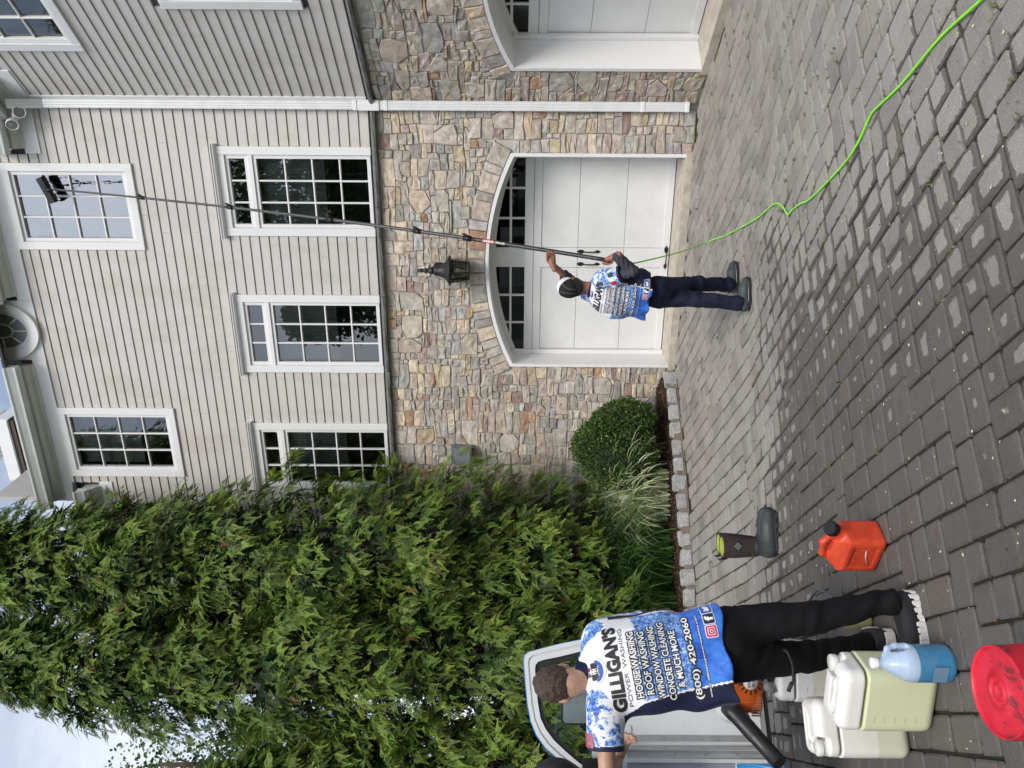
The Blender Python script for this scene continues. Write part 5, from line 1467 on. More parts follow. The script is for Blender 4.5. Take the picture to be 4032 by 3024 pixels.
flat_print('badge', [(a * .34, b * .34) for a, b in P4], [(0, 1, 2, 3)], dm, (1, 0, 0), (0, 0, 1), simple('badge_teal', (.16, .20, .20), .6), bt, .0056)

# coiled black cable behind the man's leg
pts = [at(3160, 2460, 4.2), at(3170, 2400, 4.25), at(3200, 2345, 4.3), at(3225, 2322, 4.3), at(3270, 2345, 4.25), at(3310, 2385, 4.2), at(3260, 2390, 4.15), at(3205, 2410, 4.1), at(3195, 2470, 4.1)]
b0 = pts[0].copy(); cb = MB().tube([p - b0 for p in bez(pts, 10)], .007, 7).build('wire_cable', simple('braided_cable', (.10, .11, .13), .45, .4), None, b0); tag(cb, 'looped dark steel cable sticking out behind the man\'s leg', 'cable')

# ---- leaf blower resting on the back jerrycan
bo = at(2920, 2690, 4.40); bl = tag(empty('leaf_blower', bo), 'orange and white leaf blower with long black tube behind the man\'s hip', 'leaf blower')
X_, Z_ = Vector((1, 0, 0)), Vector((0, 0, 1))
def fb(P):
    d = rbox(P, (.0, 0, .045), (.105, .10, .105), .045); d = smin(d, rbox(P, (-.05, .0, .0), (.09, .09, .10), .03), .03)
    s_ = np.abs(((P[:, 0] + .16) / .018) % 1 - .5); return d + .004 * ((P[:, 0] < -.055) & (P[:, 2] < .02) & (s_ < .2))
def M_(nm, c): return simple(nm, c, .42, var=.06)
sdf_obj('engine_cover', fb, (-.17, -.13, -.12), (.13, .13, .17), .0075, M_('orange_plastic', (.62, .115, .015)), bl)
fan = MB(); N_ = 24
for r0, r1, y in ((.052, .056, -.108), (.040, .044, -.108)): pass
MB().lathe([(.042, 0), (.040, .006), (.001, .007)], 28).build('starter_disc', simple('disc_white', (.75, .75, .73), .4), bl)
dsc = bl.children[-1]; dsc.rotation_euler = (R(90), 0, 0); dsc.location = (.045, -.100, -.02)
for k in range(14):
    a = R(360 / 14 * k); MB().tube([(.045 + .047 * math.cos(a), -.103, -.02 + .047 * math.sin(a)), (.045 + .070 * math.cos(a), -.103, -.02 + .070 * math.sin(a))], .005, 5).build('vent_slot', simple('slot_dark', (.04, .015, .008), .7), bl)
for txt, z, w_ in (('STIHL', -.010, .055), ('BR 350', -.033, .045)):
    V2, Fc = fit_text(txt, w_, .014, .015); flat_print('lettering', V2, Fc, (.045, -.1075, z), (1, 0, 0), (0, 0, 1), simple('print_black', (.02, .02, .02), .6), bl, .001)
for k in range(9): MB().box(-.150 + k * .013, -.144 + k * .013, -.094, -.086, -.085, -.03).build('grille_slat', simple('slat_pale', (.50, .22, .12), .5), bl)
sdf_obj('fan_housing', lambda P: smin(ellip(P, (-.13, .02, .06), (.10, .09, .085)), rcone(P, (-.14, .0, .05), (-.20, -.03, .00), .05, .045), .04), (-.28, -.12, -.08), (.0, .14, .18), .009, simple('pale_grey_plastic', (.58, .60, .60), .45), bl)
t0, t1 = at(2868, 2780, 4.33), at(3070, 3005, 3.98)
MB().tube([t0 - bo, t0.lerp(t1, .15) - bo, t0.lerp(t1, .16) - bo, t0.lerp(t1, .55) - bo, t0.lerp(t1, .56) - bo, t1 - bo], [.052, .050, .046, .045, .042, .041], 20).build('blower_tube', M_('black_tube', (.018, .018, .020)), bl)
for k in range(5):
    c = at(3000 + k * 9, 2660 - k * 2, 4.4) - bo; MB().tube([c - Z_ * .004, c + Z_ * .004], .045, 14).build('bellows_ring', M_('black_rubber', (.03, .03, .032)), bl)
MB().tube([at(3000, 2690, 4.36) - bo, at(3052, 2725, 4.34) - bo], [.038, .012], 10).build('nozzle', simple('grey_plastic', (.26, .27, .27), .5), bl)
# ================================================================= PEOPLE
def skin_mat(nm, c):
    t = NT(nm); v = t.pos(); n1 = t.noise(22, 4, .6, v)
    t.P(Base_Color=t.mix(t.map(n1, .35, .7), tuple(x * .86 for x in c), tuple(min(1, x * 1.1) for x in c)), Roughness=.5, Subsurface_Weight=.12); t.b.inputs['Subsurface Radius'].default_value = (.012, .005, .003); t.bump(t.noise(160, 3, .5, v), .06, .002); return t.m
def hair_mat(nm, c):
    t = NT(nm); v = t.scale(t.obj(), (60, 60, 9)); n1 = t.noise(2.2, 5, .7, v)
    t.P(Base_Color=t.mix(t.map(n1, .3, .72), tuple(x * .45 for x in c), tuple(x * 1.7 for x in c)), Roughness=.55); t.bump(n1, .9, .01); return t.m
def cloth_mat(nm, c, var=.12):
    t = NT(nm); v = t.pos(); n1 = t.noise(7, 5, .62, v)
    t.P(Base_Color=t.mix(t.map(n1, .35, .7), tuple(x * (1 - var) for x in c), tuple(x * (1 + var * 1.6) for x in c)), Roughness=.85, Specular_IOR_Level=.2, Sheen_Weight=.0); t.bump(t.noise(260, 2, .6, v), .12, .001); return t.m
def jersey_mat():
    """white jersey printed with blue splashing water, navy side panels, blue hem; the print follows regions stored on the cloth"""
    t = NT('water_print_jersey'); v = t.obj(); reg = t.n('ShaderNodeSeparateColor', {0: t.attr('reg', 'Color')}).outputs
    n1 = t.noise(13, 6, .62, v, 1.6); n2 = t.noise(30, 4, .65, v, 2.2); vo = t.n('ShaderNodeTexVoronoi', {'Scale': 26.0, 'Vector': v}, feature='DISTANCE_TO_EDGE').outputs[0]
    m = t.map(t.math('ADD', reg[0], t.math('MULTIPLY', t.math('SUBTRACT', n1, .5), 1.15)), .46, .54)
    blue = t.ramp(n2, [(.28, (.008, .014, .10)), (.40, (.035, .09, .42)), (.52, (.16, .34, .72)), (.62, (.42, .60, .85)), (.74, (.75, .82, .90))])
    deep = t.ramp(n1, [(.35, (.02, .085, .45)), (.6, (.05, .21, .70))])
    blue = t.mix(t.map(reg[2], .35, .8), blue, deep)
    c = t.mix(m, (.80, .80, .83), blue)
    line = t.math('MULTIPLY', t.math('MULTIPLY', t.map(vo, .05, .0), m), t.map(reg[2], .6, .2)); c = t.mix(t.math('MULTIPLY', line, .55), c, (.006, .01, .06))
    c = t.mix(t.map(reg[1], .18, .24), c, (.82, .82, .85)); c = t.mix(t.map(reg[1], .55, .6), c, (.010, .013, .045))
    t.P(Base_Color=c, Roughness=.62, Specular_IOR_Level=.3, Sheen_Weight=.05); t.bump(t.noise(300, 2, .5, v), .08, .001); return t.m
M_JERSEY = jersey_mat(); M_NAVY = cloth_mat('navy_rib', (.012, .015, .048)); M_PWHITE = simple('print_white', (.75, .75, .75), .6, var=.02); M_PBLACK = simple('print_black', (.012, .012, .016), .6); M_PGREY = simple('print_grey', (.10, .10, .12), .6)

def finger_chain(base, d, n, L, curl, r0):
    pts = [Vector(base)]; d = Vector(d).normalized(); n = Vector(n).normalized(); a = 0
    for k, f in enumerate((.45, .32, .23)):
        a += curl[k]; pts.append(pts[-1] + (d * math.cos(a) + n * math.sin(a)) * L * f)
    return [tuple(p) for p in pts], [r0, r0 * .95, r0 * .88, r0 * .72]
def hand_sdf(wrist, fwd, palm_n, side, curl=(1.0, 1.0, .7), spread=.0, size=1.0):
    """fwd: wrist to knuckles, palm_n: out of the palm, side: towards the thumb. five separate fingers"""
    w_, f_, n_, s_ = Vector(wrist), Vector(fwd).normalized(), Vector(palm_n).normalized(), Vector(side).normalized(); parts = []
    k = size; kn = [w_ + f_ * .088 * k + s_ * (o_ * k) for o_ in (.030, .010, -.011, -.030)]
    parts.append(([tuple(w_ - f_ * .03), tuple(w_ + f_ * .03 + s_ * .008), tuple(w_ + f_ * .075 * k + s_ * .012)], [.027 * k, .027 * k, .023 * k], .02))
    parts.append(([tuple(w_ + f_ * .01), tuple(w_ + f_ * .075 * k - s_ * .018)], [.024 * k, .019 * k], .02))
    for i, (b, L) in enumerate(zip(kn, (.078, .086, .080, .062))):
        p, r = finger_chain(b, f_ + s_ * spread * (1.5 - i) * .2, n_, L * k, curl, .0096 * k); parts.append((p, r, .006))
        parts.append(([tuple(w_ + f_ * .04 + s_ * (.02 - .013 * i)), tuple(b)], [.013 * k, .0115 * k], .015))
    tb = w_ + f_ * .025 * k + s_ * .026 * k; p, r = finger_chain(tb, f_ * .55 + s_ * .75 + n_ * .35, n_ * .8 - s_ * .6 + f_ * .3, .075 * k, (.3, .55, .4), .0115 * k); parts.append((p, r, .010))
    def f(P):
        d = None
        for pts, rads, kk in parts:
            e = chain(P, pts, rads, .006); d = e if d is None else smin(d, e, kk * .6)
        return d
    return f, kn

class Person: pass
def make_person(sp):
    p = Person(); r, u = Vector(sp['right']).normalized(), Vector(sp['neck'] - sp['hem']).normalized(); r = (r - u * r.dot(u)).normalized(); fw = u.cross(r).normalized()
    root_loc = Vector(sp['base']); O = np.array(root_loc)
    B = np.array([r, fw, u]); hem = np.array(sp['hem']); L = (sp['neck'] - sp['hem']).length
    J = {k: np.array(v, float) for k, v in sp['j'].items()}
    tt, aa, bb, cc = sp['loft']
    def loc(P): return (P - hem) @ B.T
    def torso(P, grow=0.0):
        q = loc(P); t = np.clip(q[:, 2] / L, -.2, 1.15); a = np.interp(t, tt, aa) + grow; b = np.interp(t, tt, bb) + grow; c = np.interp(t, tt, cc)
        e = np.sqrt((q[:, 0] / a) ** 2 + ((q[:, 1] - c) / b) ** 2); return (e - 1) * np.minimum(a, b) * .9, q
    # ---- body: one continuous skin mesh (head, neck, trunk, arms, legs) with the hands joined on
    hc = J['head']; hf = Vector(sp['head_fwd']).normalized(); hu = Vector(sp['head_up']); hu = (hu - hf * hu.dot(hf)).normalized(); hr = hf.cross(hu); HB = np.array([hr, hf, hu])
    def head(P):
        q = (P - hc) @ HB.T
        d = ellip(q, (0, -.008, .022), (.076, .097, .098)); d = smin(d, ellip(q, (0, .028, -.055), (.058, .066, .070)), .04)
        d = smin(d, chain(q, [(0, .088, .005), (0, .106, -.026)], [.010, .013], .01), .012)                       # nose
        d = smin(d, chain(q, [(-.022, .086, -.066), (.022, .086, -.066)], [.008, .008], .01), .010)               # mouth
        for s_ in (-1, 1):
            d = np.maximum(d, -(ellip(q, (s_ * .032, .096, .008), (.017, .014, .010)) - .001)); d = smin(d, ellip(q, (s_ * .032, .080, .008), (.012, .012, .011)), .004)
            e = ellip(q, (s_ * .080, -.012, -.012), (.010, .020, .033)); e = np.maximum(e, -ellip(q, (s_ * .092, -.008, -.010), (.009, .012, .022))); d = smin(d, e, .008)
        return d
    nk = J['neck']
    def body(P):
        d = head(P); d = smin(d, rcone(P, nk - np.array(u) * .05, hc - np.array(hu) * .055 - np.array(hf) * .02, .062, .054), .03)
        tq, q = torso(P, -.03); tq = np.maximum(tq, np.maximum(q[:, 2] - L, .12 - q[:, 2])); d = smin(d, tq, .03)
        for s_ in 'RL':
            d = smin(d, chain(P, [J[s_ + 'sho'], J[s_ + 'elb'], J[s_ + 'wri']], [.055, .037, .027], .022), .03)
            e = rcone(P, J[s_ + 'elb'], J[s_ + 'elb'] + (J[s_ + 'wri'] - J[s_ + 'elb']) * .5, .037, .034); d = smin(d, e, .02)
            d = smin(d, chain(P, [J[s_ + 'hip'], J[s_ + 'kne'], J[s_ + 'ank']], [.078, .055, .040], .03), .03)
        return d
    pts = np.array(list(J.values())); lo, hi = pts.min(0) - .17, pts.max(0) + .17
    V1, Q1 = nets(body, lo, hi, .012 if sp['far'] else .010)
    Vs, Qs = [V1], [Q1]; n0 = len(V1)
    for s_ in 'RL':
        f, _ = hand_sdf(*sp['hand' + s_]); c = J[s_ + 'wri']; Vh, Qh = nets(f, c - .17, c + .17, .0045); Vs.append(Vh); Qs.append(Qh + n0); n0 += len(Vh)
    me = mesh('person', np.concatenate(Vs) - O, np.concatenate(Qs), True); root = link('person', me, skin_mat('skin_' + sp['tag'], sp['skin'])); root.location = root_loc
    tag(root, sp['label'], 'person')
    # ---- jersey
    def sleeve(P, s_):
        a, e = J[s_ + 'sho'], J[s_ + 'elb']; cut = sp['cuff'][s_]; c = a + (e - a) * cut
        d = chain(P, [a, c, a + (e - a) * min(1.0, cut + .12)], [sp['slr'][0], sp['slr'][1], sp['slr'][1]], .02); return np.maximum(d, plane(P, c, e - a))
    fs = sp['seed']
    def shirt(P):
        d, q = torso(P); d = np.maximum(d, q[:, 2] - L * 1.0)
        for s_ in 'RL': d = smin(d, sleeve(P, s_), .05)
        d = np.maximum(d, -q[:, 2] + .006 * np.sin(q[:, 0] * 14 + fs))
        tw = np.clip(q[:, 2] / L, 0, 1)
        d += (.0065 * wob(P, 20, fs) + .0034 * wob(P, 48, fs + 1)) + .0085 * np.sin((q[:, 2] * 26 + q[:, 0] * 20 * (1 if fs % 2 else -1)) + 2 * wob(P, 9, fs + 2)) * np.exp(-((tw - .22) / .24) ** 2) + .008 * np.sin(q[:, 0] * 34 + q[:, 2] * 9 + 1.5 * wob(P, 7, fs + 3)) * np.clip(.35 - tw, 0, .35) / .35
        return d
    lo2 = np.min([hem - .30, J['Rsho'] - .2, J['Lsho'] - .2, J['Relb'] - .12, J['Lelb'] - .12], 0); hi2 = np.max([hem + .30, J['neck'] + .12, J['Rsho'] + .2, J['Lsho'] + .2, J['Relb'] + .12, J['Lelb'] + .12], 0)
    lo2[2] = hem[2] - .16
    hs = .0095 if sp['far'] else .0075
    V, Q = nets(shirt, lo2, hi2, hs)
    q = loc(V); t = q[:, 2] / L; a = np.interp(t, tt, aa); b = np.interp(t, tt, bb); cy = np.interp(t, tt, cc); X = q[:, 0] / a; Yb = (q[:, 1] - cy) / b
    ds = {s_: rcone(V, J[s_ + 'sho'], J[s_ + 'elb'], .07, .07) for s_ in 'RL'}; dsl = np.minimum(ds['R'], ds['L'])
    td = torso(V)[0]; insl = np.clip((td - .005) / .03, 0, 1) * (t > .35)
    reg = np.zeros((len(V), 3))
    blue = np.interp(t, [0, .42, .56, .66, .80, .90, 1.0], [1.25, 1.2, .75, .08, .02, .10, .35]); sh_ = np.clip((np.abs(X) - .62) / .25, 0, 1) * np.clip((t - .74) / .1, 0, 1) * .75
    blue = np.maximum(blue, sh_); blue = np.where(insl > .3, .52, blue)
    reg[:, 0] = blue; reg[:, 2] = np.interp(t, [0, .20, .30, .5], [1, .95, .3, 0]) * (1 - insl)
    near_ = np.sign(X) == sp['panel']; pn = np.clip((np.abs(X) - np.where(near_, np.interp(t, [0, .3, .6, .78], [.60, .66, .80, 1.0]), np.interp(t, [0, .78], [.93, 1.0]))) / .16, -1, 1)
    side = np.where((t < .74) & (insl < .3) & (np.abs(Yb) < .85), np.clip(.5 + pn * 1.4, 0, 1) * (pn > -.28), 0)
    side = np.where((pn > -.02), np.where(pn > .22, 1.0, .40), 0) * ((t < .76) & (insl < .4))
    cuffm = np.zeros(len(V))
    for s_ in 'RL':
        a_, e_ = J[s_ + 'sho'], J[s_ + 'elb']; c = a_ + (e_ - a_) * sp['cuff'][s_]; dd = plane(V, c, e_ - a_); cuffm = np.maximum(cuffm, ((dd > -.022) & (np.linalg.norm(V - c, axis=1) < .14)) * 1.0)
    reg[:, 1] = np.maximum(side, cuffm)
    shm = mesh('shirt', V - O, Q, True, {'reg': np.clip(reg, 0, 2)}); so = link('shirt', shm, M_JERSEY, root)
    sdf_obj('collar', lambda P: np.maximum(np.abs(rcone(P, nk - np.array(u) * .055, nk + np.array(u) * .03, .076, .066)) - .006, np.maximum(plane(P, nk + np.array(u) * .018 + np.array(fw) * .0, np.array(u) * 1.0 + np.array(fw) * .25), -plane(P, nk - np.array(u) * .03, u))), nk - .12, nk + .12, .006, M_NAVY, root, O)
    bvh = BVHTree.FromPolygons([Vector(v) for v in V], [tuple(x) for x in Q])
    def prnt(nm, V2, Fc, cx, cz, mat, lift=.002, maxe=.02, par=None):
        bm = bmesh.new(); vs = [bm.verts.new((x + cx, z + cz, 0)) for x, z in V2]
        for f_ in Fc:
            try: bm.faces.new([vs[i] for i in f_])
            except ValueError: pass
        for _ in range(3):
            eds = [e for e in bm.edges if e.calc_length() > maxe]
            if not eds: break
            bmesh.ops.subdivide_edges(bm, edges=eds, cuts=1)
        bmesh.ops.triangulate(bm, faces=bm.faces[:])
        kill = []
        for v in bm.verts:
            o_ = Vector(hem) + r * v.co.x + u * v.co.y - fw * .6; h = bvh.ray_cast(o_, fw)
            if h[0] is None: kill.append(v); continue
            v.co = h[0] - fw * lift - Vector(O)
        if kill: bmesh.ops.delete(bm, geom=kill, context='VERTS')
        me = bpy.data.meshes.new(nm); bm.to_mesh(me); bm.free(); return link(nm, me, mat, par or so)
    # print on the back
    for (txt, z, w_, h_, style) in sp['print']:
        if style == 'black':
            V2, Fc = fit_text(txt, w_, h_, .055); prnt('lettering', V2, Fc, sp['tx'], z, M_PBLACK, .003)
        elif style == 'thin':
            V2, Fc = fit_text(txt, w_, h_, .0); prnt('lettering', V2, Fc, sp['tx'], z, M_PGREY, .003)
        else:
            V2, Fc = fit_text(txt, w_, h_, .15); prnt('lettering_outline', V2, Fc, sp['tx'], z, M_PBLACK, .0025)
            V2, Fc = fit_text(txt, w_, h_, .018); prnt('lettering', V2, Fc, sp['tx'], z, M_PWHITE, .0045)
    def rr(w_, h_, c, n=5):
        P_ = []
        for (sx, sy, a0) in ((1, -1, -90), (1, 1, 0), (-1, 1, 90), (-1, -1, 180)):
            for k in range(n): an = R(a0 + 90 * k / (n - 1)); P_.append((sx * (w_ - c) + c * math.cos(an), sy * (h_ - c) + c * math.sin(an)))
        return P_
    def disc(r_, n=20, c=(0, 0)): return [(c[0] + r_ * math.cos(2 * math.pi * k / n), c[1] + r_ * math.sin(2 * math.pi * k / n)) for k in range(n)]
    def poly(nm, P_, cx, cz, mat, lift): prnt(nm, P_, [tuple(range(len(P_)))], cx, cz, mat, lift, .02)
    k = sp['icon']
    for i, (cx, colr) in enumerate(sp['icons']):
        cz = sp['icon_z']; poly('badge', rr(.0285 * k, .0285 * k, .008 * k), cx, cz, M_PWHITE, .003); poly('badge', rr(.025 * k, .025 * k, .007 * k), cx, cz, simple('badge_%d' % i, colr, .6, var=.25, nscale=40), .0042)
        if i == 0:
            poly('badge_mark', rr(.017 * k, .017 * k, .006 * k), cx, cz, M_PWHITE, .0054); poly('badge_mark', rr(.0138 * k, .0138 * k, .0045 * k), cx, cz, MATS['badge_0'], .0064)
            poly('badge_mark', disc(.0085 * k), cx, cz, M_PWHITE, .0074); poly('badge_mark', disc(.0055 * k), cx, cz, MATS['badge_0'], .0084)
        elif i == 1:
            V2, Fc = fit_text('f', .018 * k, .036 * k, .05); prnt('badge_mark', V2, Fc, cx, cz, M_PWHITE, .0055)
        else:
            bird = [(-.016, -.010), (-.006, -.013), (.006, -.010), (.012, .0), (.013, .006), (.017, .010), (.012, .010), (.008, .013), (.003, .011), (.001, .006), (-.007, .008), (-.013, .012), (-.012, .004), (-.010, .0), (-.013, .001), (-.008, -.006)]
            poly('badge_mark', [(x * k * 1.15, y * k * 1.15) for x, y in bird], cx, cz, M_PWHITE, .0055)
    # crest under the collar: dark shield quarters with a blue ribbon below
    cx, cz, k = sp['tx'] + sp.get('crx', 0), sp['crest'], sp['icon']; MB_ = simple('crest_blue', (.03, .09, .42), .6)
    for dx, dz, ww, hh, mt in ((-.022, .008, .018, .016, M_PBLACK), (.022, .008, .018, .016, M_PBLACK), (0, .010, .012, .020, M_PWHITE), (-.012, .034, .010, .008, M_PGREY), (.013, .036, .010, .008, simple('crest_red', (.20, .02, .03), .6)), (0, -.010, .014, .010, M_PGREY)):
        poly('crest', rr(ww * k, hh * k, .005 * k), cx + dx * k, cz + dz * k, mt, .003)
    arc = [(.052 * k * math.cos(R(a)), .046 * k * math.sin(R(a))) for a in range(195, 346, 15)] + [(.036 * k * math.cos(R(a)), .030 * k * math.sin(R(a))) for a in range(345, 194, -15)]
    poly('crest_ribbon', arc, cx, cz + .012, MB_, .0032)
    arc = [(.068 * k * math.cos(R(a)), .062 * k * math.sin(R(a))) for a in range(200, 341, 14)] + [(.054 * k * math.cos(R(a)), .048 * k * math.sin(R(a))) for a in range(340, 199, -14)]
    poly('crest_scroll', arc, cx, cz + .012, simple('scroll_white', (.62, .64, .72), .6), .0030)
    # ---- trousers
    wr = sp['trouser']
    def legs(P):
        d = None
        for s_ in 'RL':
            e = chain(P, [J[s_ + 'hip'], J[s_ + 'kne'], J[s_ + 'ank'], J[s_ + 'ank'] + (J[s_ + 'ank'] - J[s_ + 'kne']) * .2], [wr[0], wr[1], wr[2], wr[2]], .03)
            ax_ = J[s_ + 'ank'] - J[s_ + 'kne']; e = np.maximum(e, plane(P, J[s_ + 'ank'] + ax_ * sp['cutk'], ax_))
            d = e if d is None else smin(d, e, .035)
        hips = (J['Rhip'] + J['Lhip']) / 2; q = (P - hips) @ B.T
        pel = ellip(q, (0, -.015, .05), (.165 * sp['hipk'], .125 * sp['hipk'], .16)); d = smin(d, pel, .05); d = np.maximum(d, plane(P, hips + np.array(u) * .16, u))
        fold = 0
        for s_ in 'RL':
            for nm, am, wd in (('kne', .010, .13), ('ank', .012, .16), ('hip', .007, .12)):
                c = J[s_ + nm]; dist = np.linalg.norm(P - c, axis=1); fold = fold + am * np.sin((P[:, 2] - c[2]) * 62 + 4.2 * wob(P, 13, fs + 7)) * np.exp(-(dist / wd) ** 2)
        return d + fold * .42 + .0045 * wob(P, 26, fs + 9) + .003 * wob(P, 60, fs + 10)
    lp = np.array([J[a] for a in ('Rhip', 'Lhip', 'Rkne', 'Lkne', 'Rank', 'Lank')]); tr = sdf_obj('trousers', legs, lp.min(0) - .2, lp.max(0) + np.array([.2, .2, .24]), .010 if sp['far'] else .0085, sp['trouser_mat'], root, O)
    p.root, p.J, p.O, p.B, p.u, p.r, p.fw, p.bvh, p.hem, p.prnt, p.so, p.head, p.HB, p.hc, p.tr = root, J, O, B, u, r, fw, bvh, hem, prnt, so, head, HB, hc, tr
    return p
def shoe(root, O, heel, d, L, uppermat, solemat, high=.10, style='trainer', w_=.048):
    d = Vector((d[0], d[1], 0)).normalized(); s_ = Vector((-d.y, d.x, 0)); BB = np.array([d, s_, Vector((0, 0, 1))]); h0 = np.array(heel)
    def up(P):
        q = (P - h0) @ BB.T; e = chain(q, [(.045, 0, .055), (.12, 0, .058), (.20, 0, .05), (L - .045, 0, .043)], [.045, .046, .045, .038], .04)
        e = smin(e, rcone(q, (.055, 0, .06), (.06, 0, high), .046, .048), .035); e = np.maximum(e, q[:, 2] - high); return np.maximum(e, .02 - q[:, 2])
    def sl(P):
        q = (P - h0) @ BB.T; x = np.clip(q[:, 0], .045, L - .05); wd = np.interp(q[:, 0], [0, .06, .13, .21, L], [.040, .042, .038, .050, .044]); e = np.hypot(np.maximum(np.abs(q[:, 0] - L / 2) - (L / 2 - .045), 0), np.abs(q[:, 1]) * .98) - wd - (.011 if style == 'trainer' else 0)
        top = np.interp(q[:, 0], [0, .05, .15, L - .05, L], [.060, .050, .044, .044, .052] if style == 'trainer' else [.046, .036, .030, .032, .045])
        if style == 'trainer': e = e + .007 * (np.abs(((q[:, 0] / .030) % 1) - .5) < .14) * (q[:, 2] > .004)
        bot = np.interp(q[:, 0], [0, .04, L - .07, L], [.008, 0, 0, .018]); return np.maximum(e, np.maximum(bot - q[:, 2], q[:, 2] - top))
    c = h0 + np.array(d) * L / 2; ext = np.array([abs(d.x) * L / 2 + .09, abs(d.y) * L / 2 + .09, 0]); lo, hi = c - ext, c + ext; lo[2] = h0[2] - .012; hi[2] = h0[2] + high + .03
    o = sdf_obj('shoe' if style == 'trainer' else 'boot', up, lo, hi, .0065, uppermat, root, O); hi2 = hi.copy(); hi2[2] = h0[2] + .07
    sdf_obj('sole', sl, lo, hi2, .005, solemat, o, O)
    return o
ICO = [(.075, (.55, .03, .10)), (.135, (.012, .016, .05)), (.19, (.03, .10, .42))]

# ---- man bending at the van, in the foreground
def G(v): return Vector((v.x, v.y, gz(v.y)))
J2 = dict(head=at(2212, 2692, 3.70), neck=at(2300, 2660, 3.71), Rsho=at(2372, 2520, 3.81), Lsho=at(2378, 2785, 3.60), Relb=at(2625, 2432, 3.93), Rwri=at(2560, 2560, 4.06), Lelb=at(2392, 3052, 3.52), Lwri=at(2432, 2995, 3.76),
          Rhip=at(2885, 2468, 3.70), Lhip=at(2885, 2600, 3.62), Rkne=at(3195, 2432, 3.60), Lkne=at(3185, 2585, 3.74), Rank=at(3505, 2368, 3.55), Lank=at(3460, 2530, 3.84))
f2 = Vector((-.5, .86, 0))
man = make_person(dict(tag='fore', far=False, panel=-1, cutk=.085, hipk=.88, seed=3, base=G(J2['Rhip']), label='person in black trousers and blue splash jersey bending towards the open van door', skin=(.47, .28, .195),
    right=(.86, .5, 0), neck=at(2292, 2655, 3.72), hem=at(2855, 2572, 3.66), j=J2, loft=([0, .15, .35, .6, .8, .9, .96, 1.0, 1.05], [.240, .234, .226, .222, .214, .185, .13, .085, .075], [.172, .160, .146, .142, .130, .105, .085, .072, .066], [-.004, -.006, -.012, -.03, -.02, .0, .01, .01, .01]),
    cuff={'R': .66, 'L': .62}, slr=(.088, .080), head_fwd=(-.42, .82, -.40), head_up=(-.16, .25, 1), handR=(J2['Rwri'], (-.6, .6, .3), (-.3, .2, -.9), (.5, .7, 0)), handL=(J2['Lwri'], (.55, .75, -.25), (.3, -.2, -.9), (.2, .5, .8), (.7, .8, .6)),
    tx=-.015, print=PR, icons=ICO, icon=1.0, icon_z=.055, crest=.615, trouser=(.100, .072, .053), trouser_mat=cloth_mat('black_trousers', (.005, .005, .006), .25)))
M_HAIR = hair_mat('brown_hair', (.060, .038, .026))
def hair2(P):
    q = (P - man.hc) @ man.HB.T; d = ellip(q, (0, -.014, .028), (.084, .106, .106)); d += .003 * wob(P, 130, 5) + .002 * wob(P, 260, 6)
    d = np.maximum(d, plane(q, (0, .06, .045), (0, 1, -.55))); d = np.maximum(d, -plane(q, (0, -.05, -.082), (0, -.15, 1)) ); 
    for s_ in (-1, 1): d = np.maximum(d, -ellip(q, (s_ * .088, -.010, -.018), (.030, .024, .036)))
    return d
sdf_obj('hair', hair2, man.hc - .15, man.hc + .15, .0055, M_HAIR, man.root, man.O)
M_TRB = simple('black_knit', (.012, .012, .014), .8, bump=.2, nscale=60); M_SOLE = simple('white_sole', (.70, .68, .64), .55, var=.05, nscale=30)
hR = ground_at(3600, 2328, 0); s1 = shoe(man.root, man.O, hR, (-.86, -.36), .30, M_TRB, M_SOLE)
hL = ground_at(3535, 2520, 0); shoe(man.root, man.O, hL + Vector((.0, .0, 0)), (-.30, .95), .30, M_TRB, M_SOLE)
V2, Fc = fit_text('QC', .038, .020, .04); dd = Vector((-.86, -.36, 0)).normalized(); sn_ = Vector((-dd.y, dd.x, 0)) * -1
flat_print('lettering', V2, Fc, hR + dd * .105 + Vector((dd.y, -dd.x, 0)) * (-.0 ) + Vector((0, 0, .058)) + (Vector((.36, -.86, 0)).normalized()) * .0475, -dd * -1 if False else -dd * -1, (0, 0, 1), M_PWHITE, s1, .001, Vector(man.O))
# sleeve flag on the near arm
a, e = Vector(J2['Lsho']), Vector(J2['Lelb']); ax = (e - a).normalized(); c = a + ax * .135; upv = (Vector((.15, -.35, 1)) - ax * ax.dot(Vector((.15, -.35, 1)))).normalized(); tang = ax.cross(upv)
for k in range(7):
    t_ = (k - 3) * .009; ring = [Vector(c) + upv * (.092 * math.cos(b_)) + tang * (.092 * math.sin(b_)) for b_ in (-.45, -.15, .15, .45)]
    V = [q_ + ax * (t_ + s_ * .0028) - Vector(man.O) for s_ in (-1, 1) for q_ in ring]
    link('flag_stripe', mesh('flag_stripe', V, [(i, i + 1, 5 + i, 4 + i) for i in range(3)]), simple('flag_red', (.50, .12, .14), .7), man.so)
# black strap hanging from his pocket
st = [at(3085, 2560, 3.55), at(3100, 2568, 3.53), at(3120, 2620, 3.52), at(3122, 2680, 3.52), at(3108, 2718, 3.52)]
MB().tube([q_ - Vector(man.O) for q_ in bez(st, 6)], .006, 6).build('strap', simple('black_strap', (.01, .01, .014), .6), man.root)
MB().tube([at(3118, 2688, 3.52) - Vector(man.O), at(3104, 2722, 3.52) - Vector(man.O)], .010, 8).build('strap_tip', M_PBLACK, man.root)

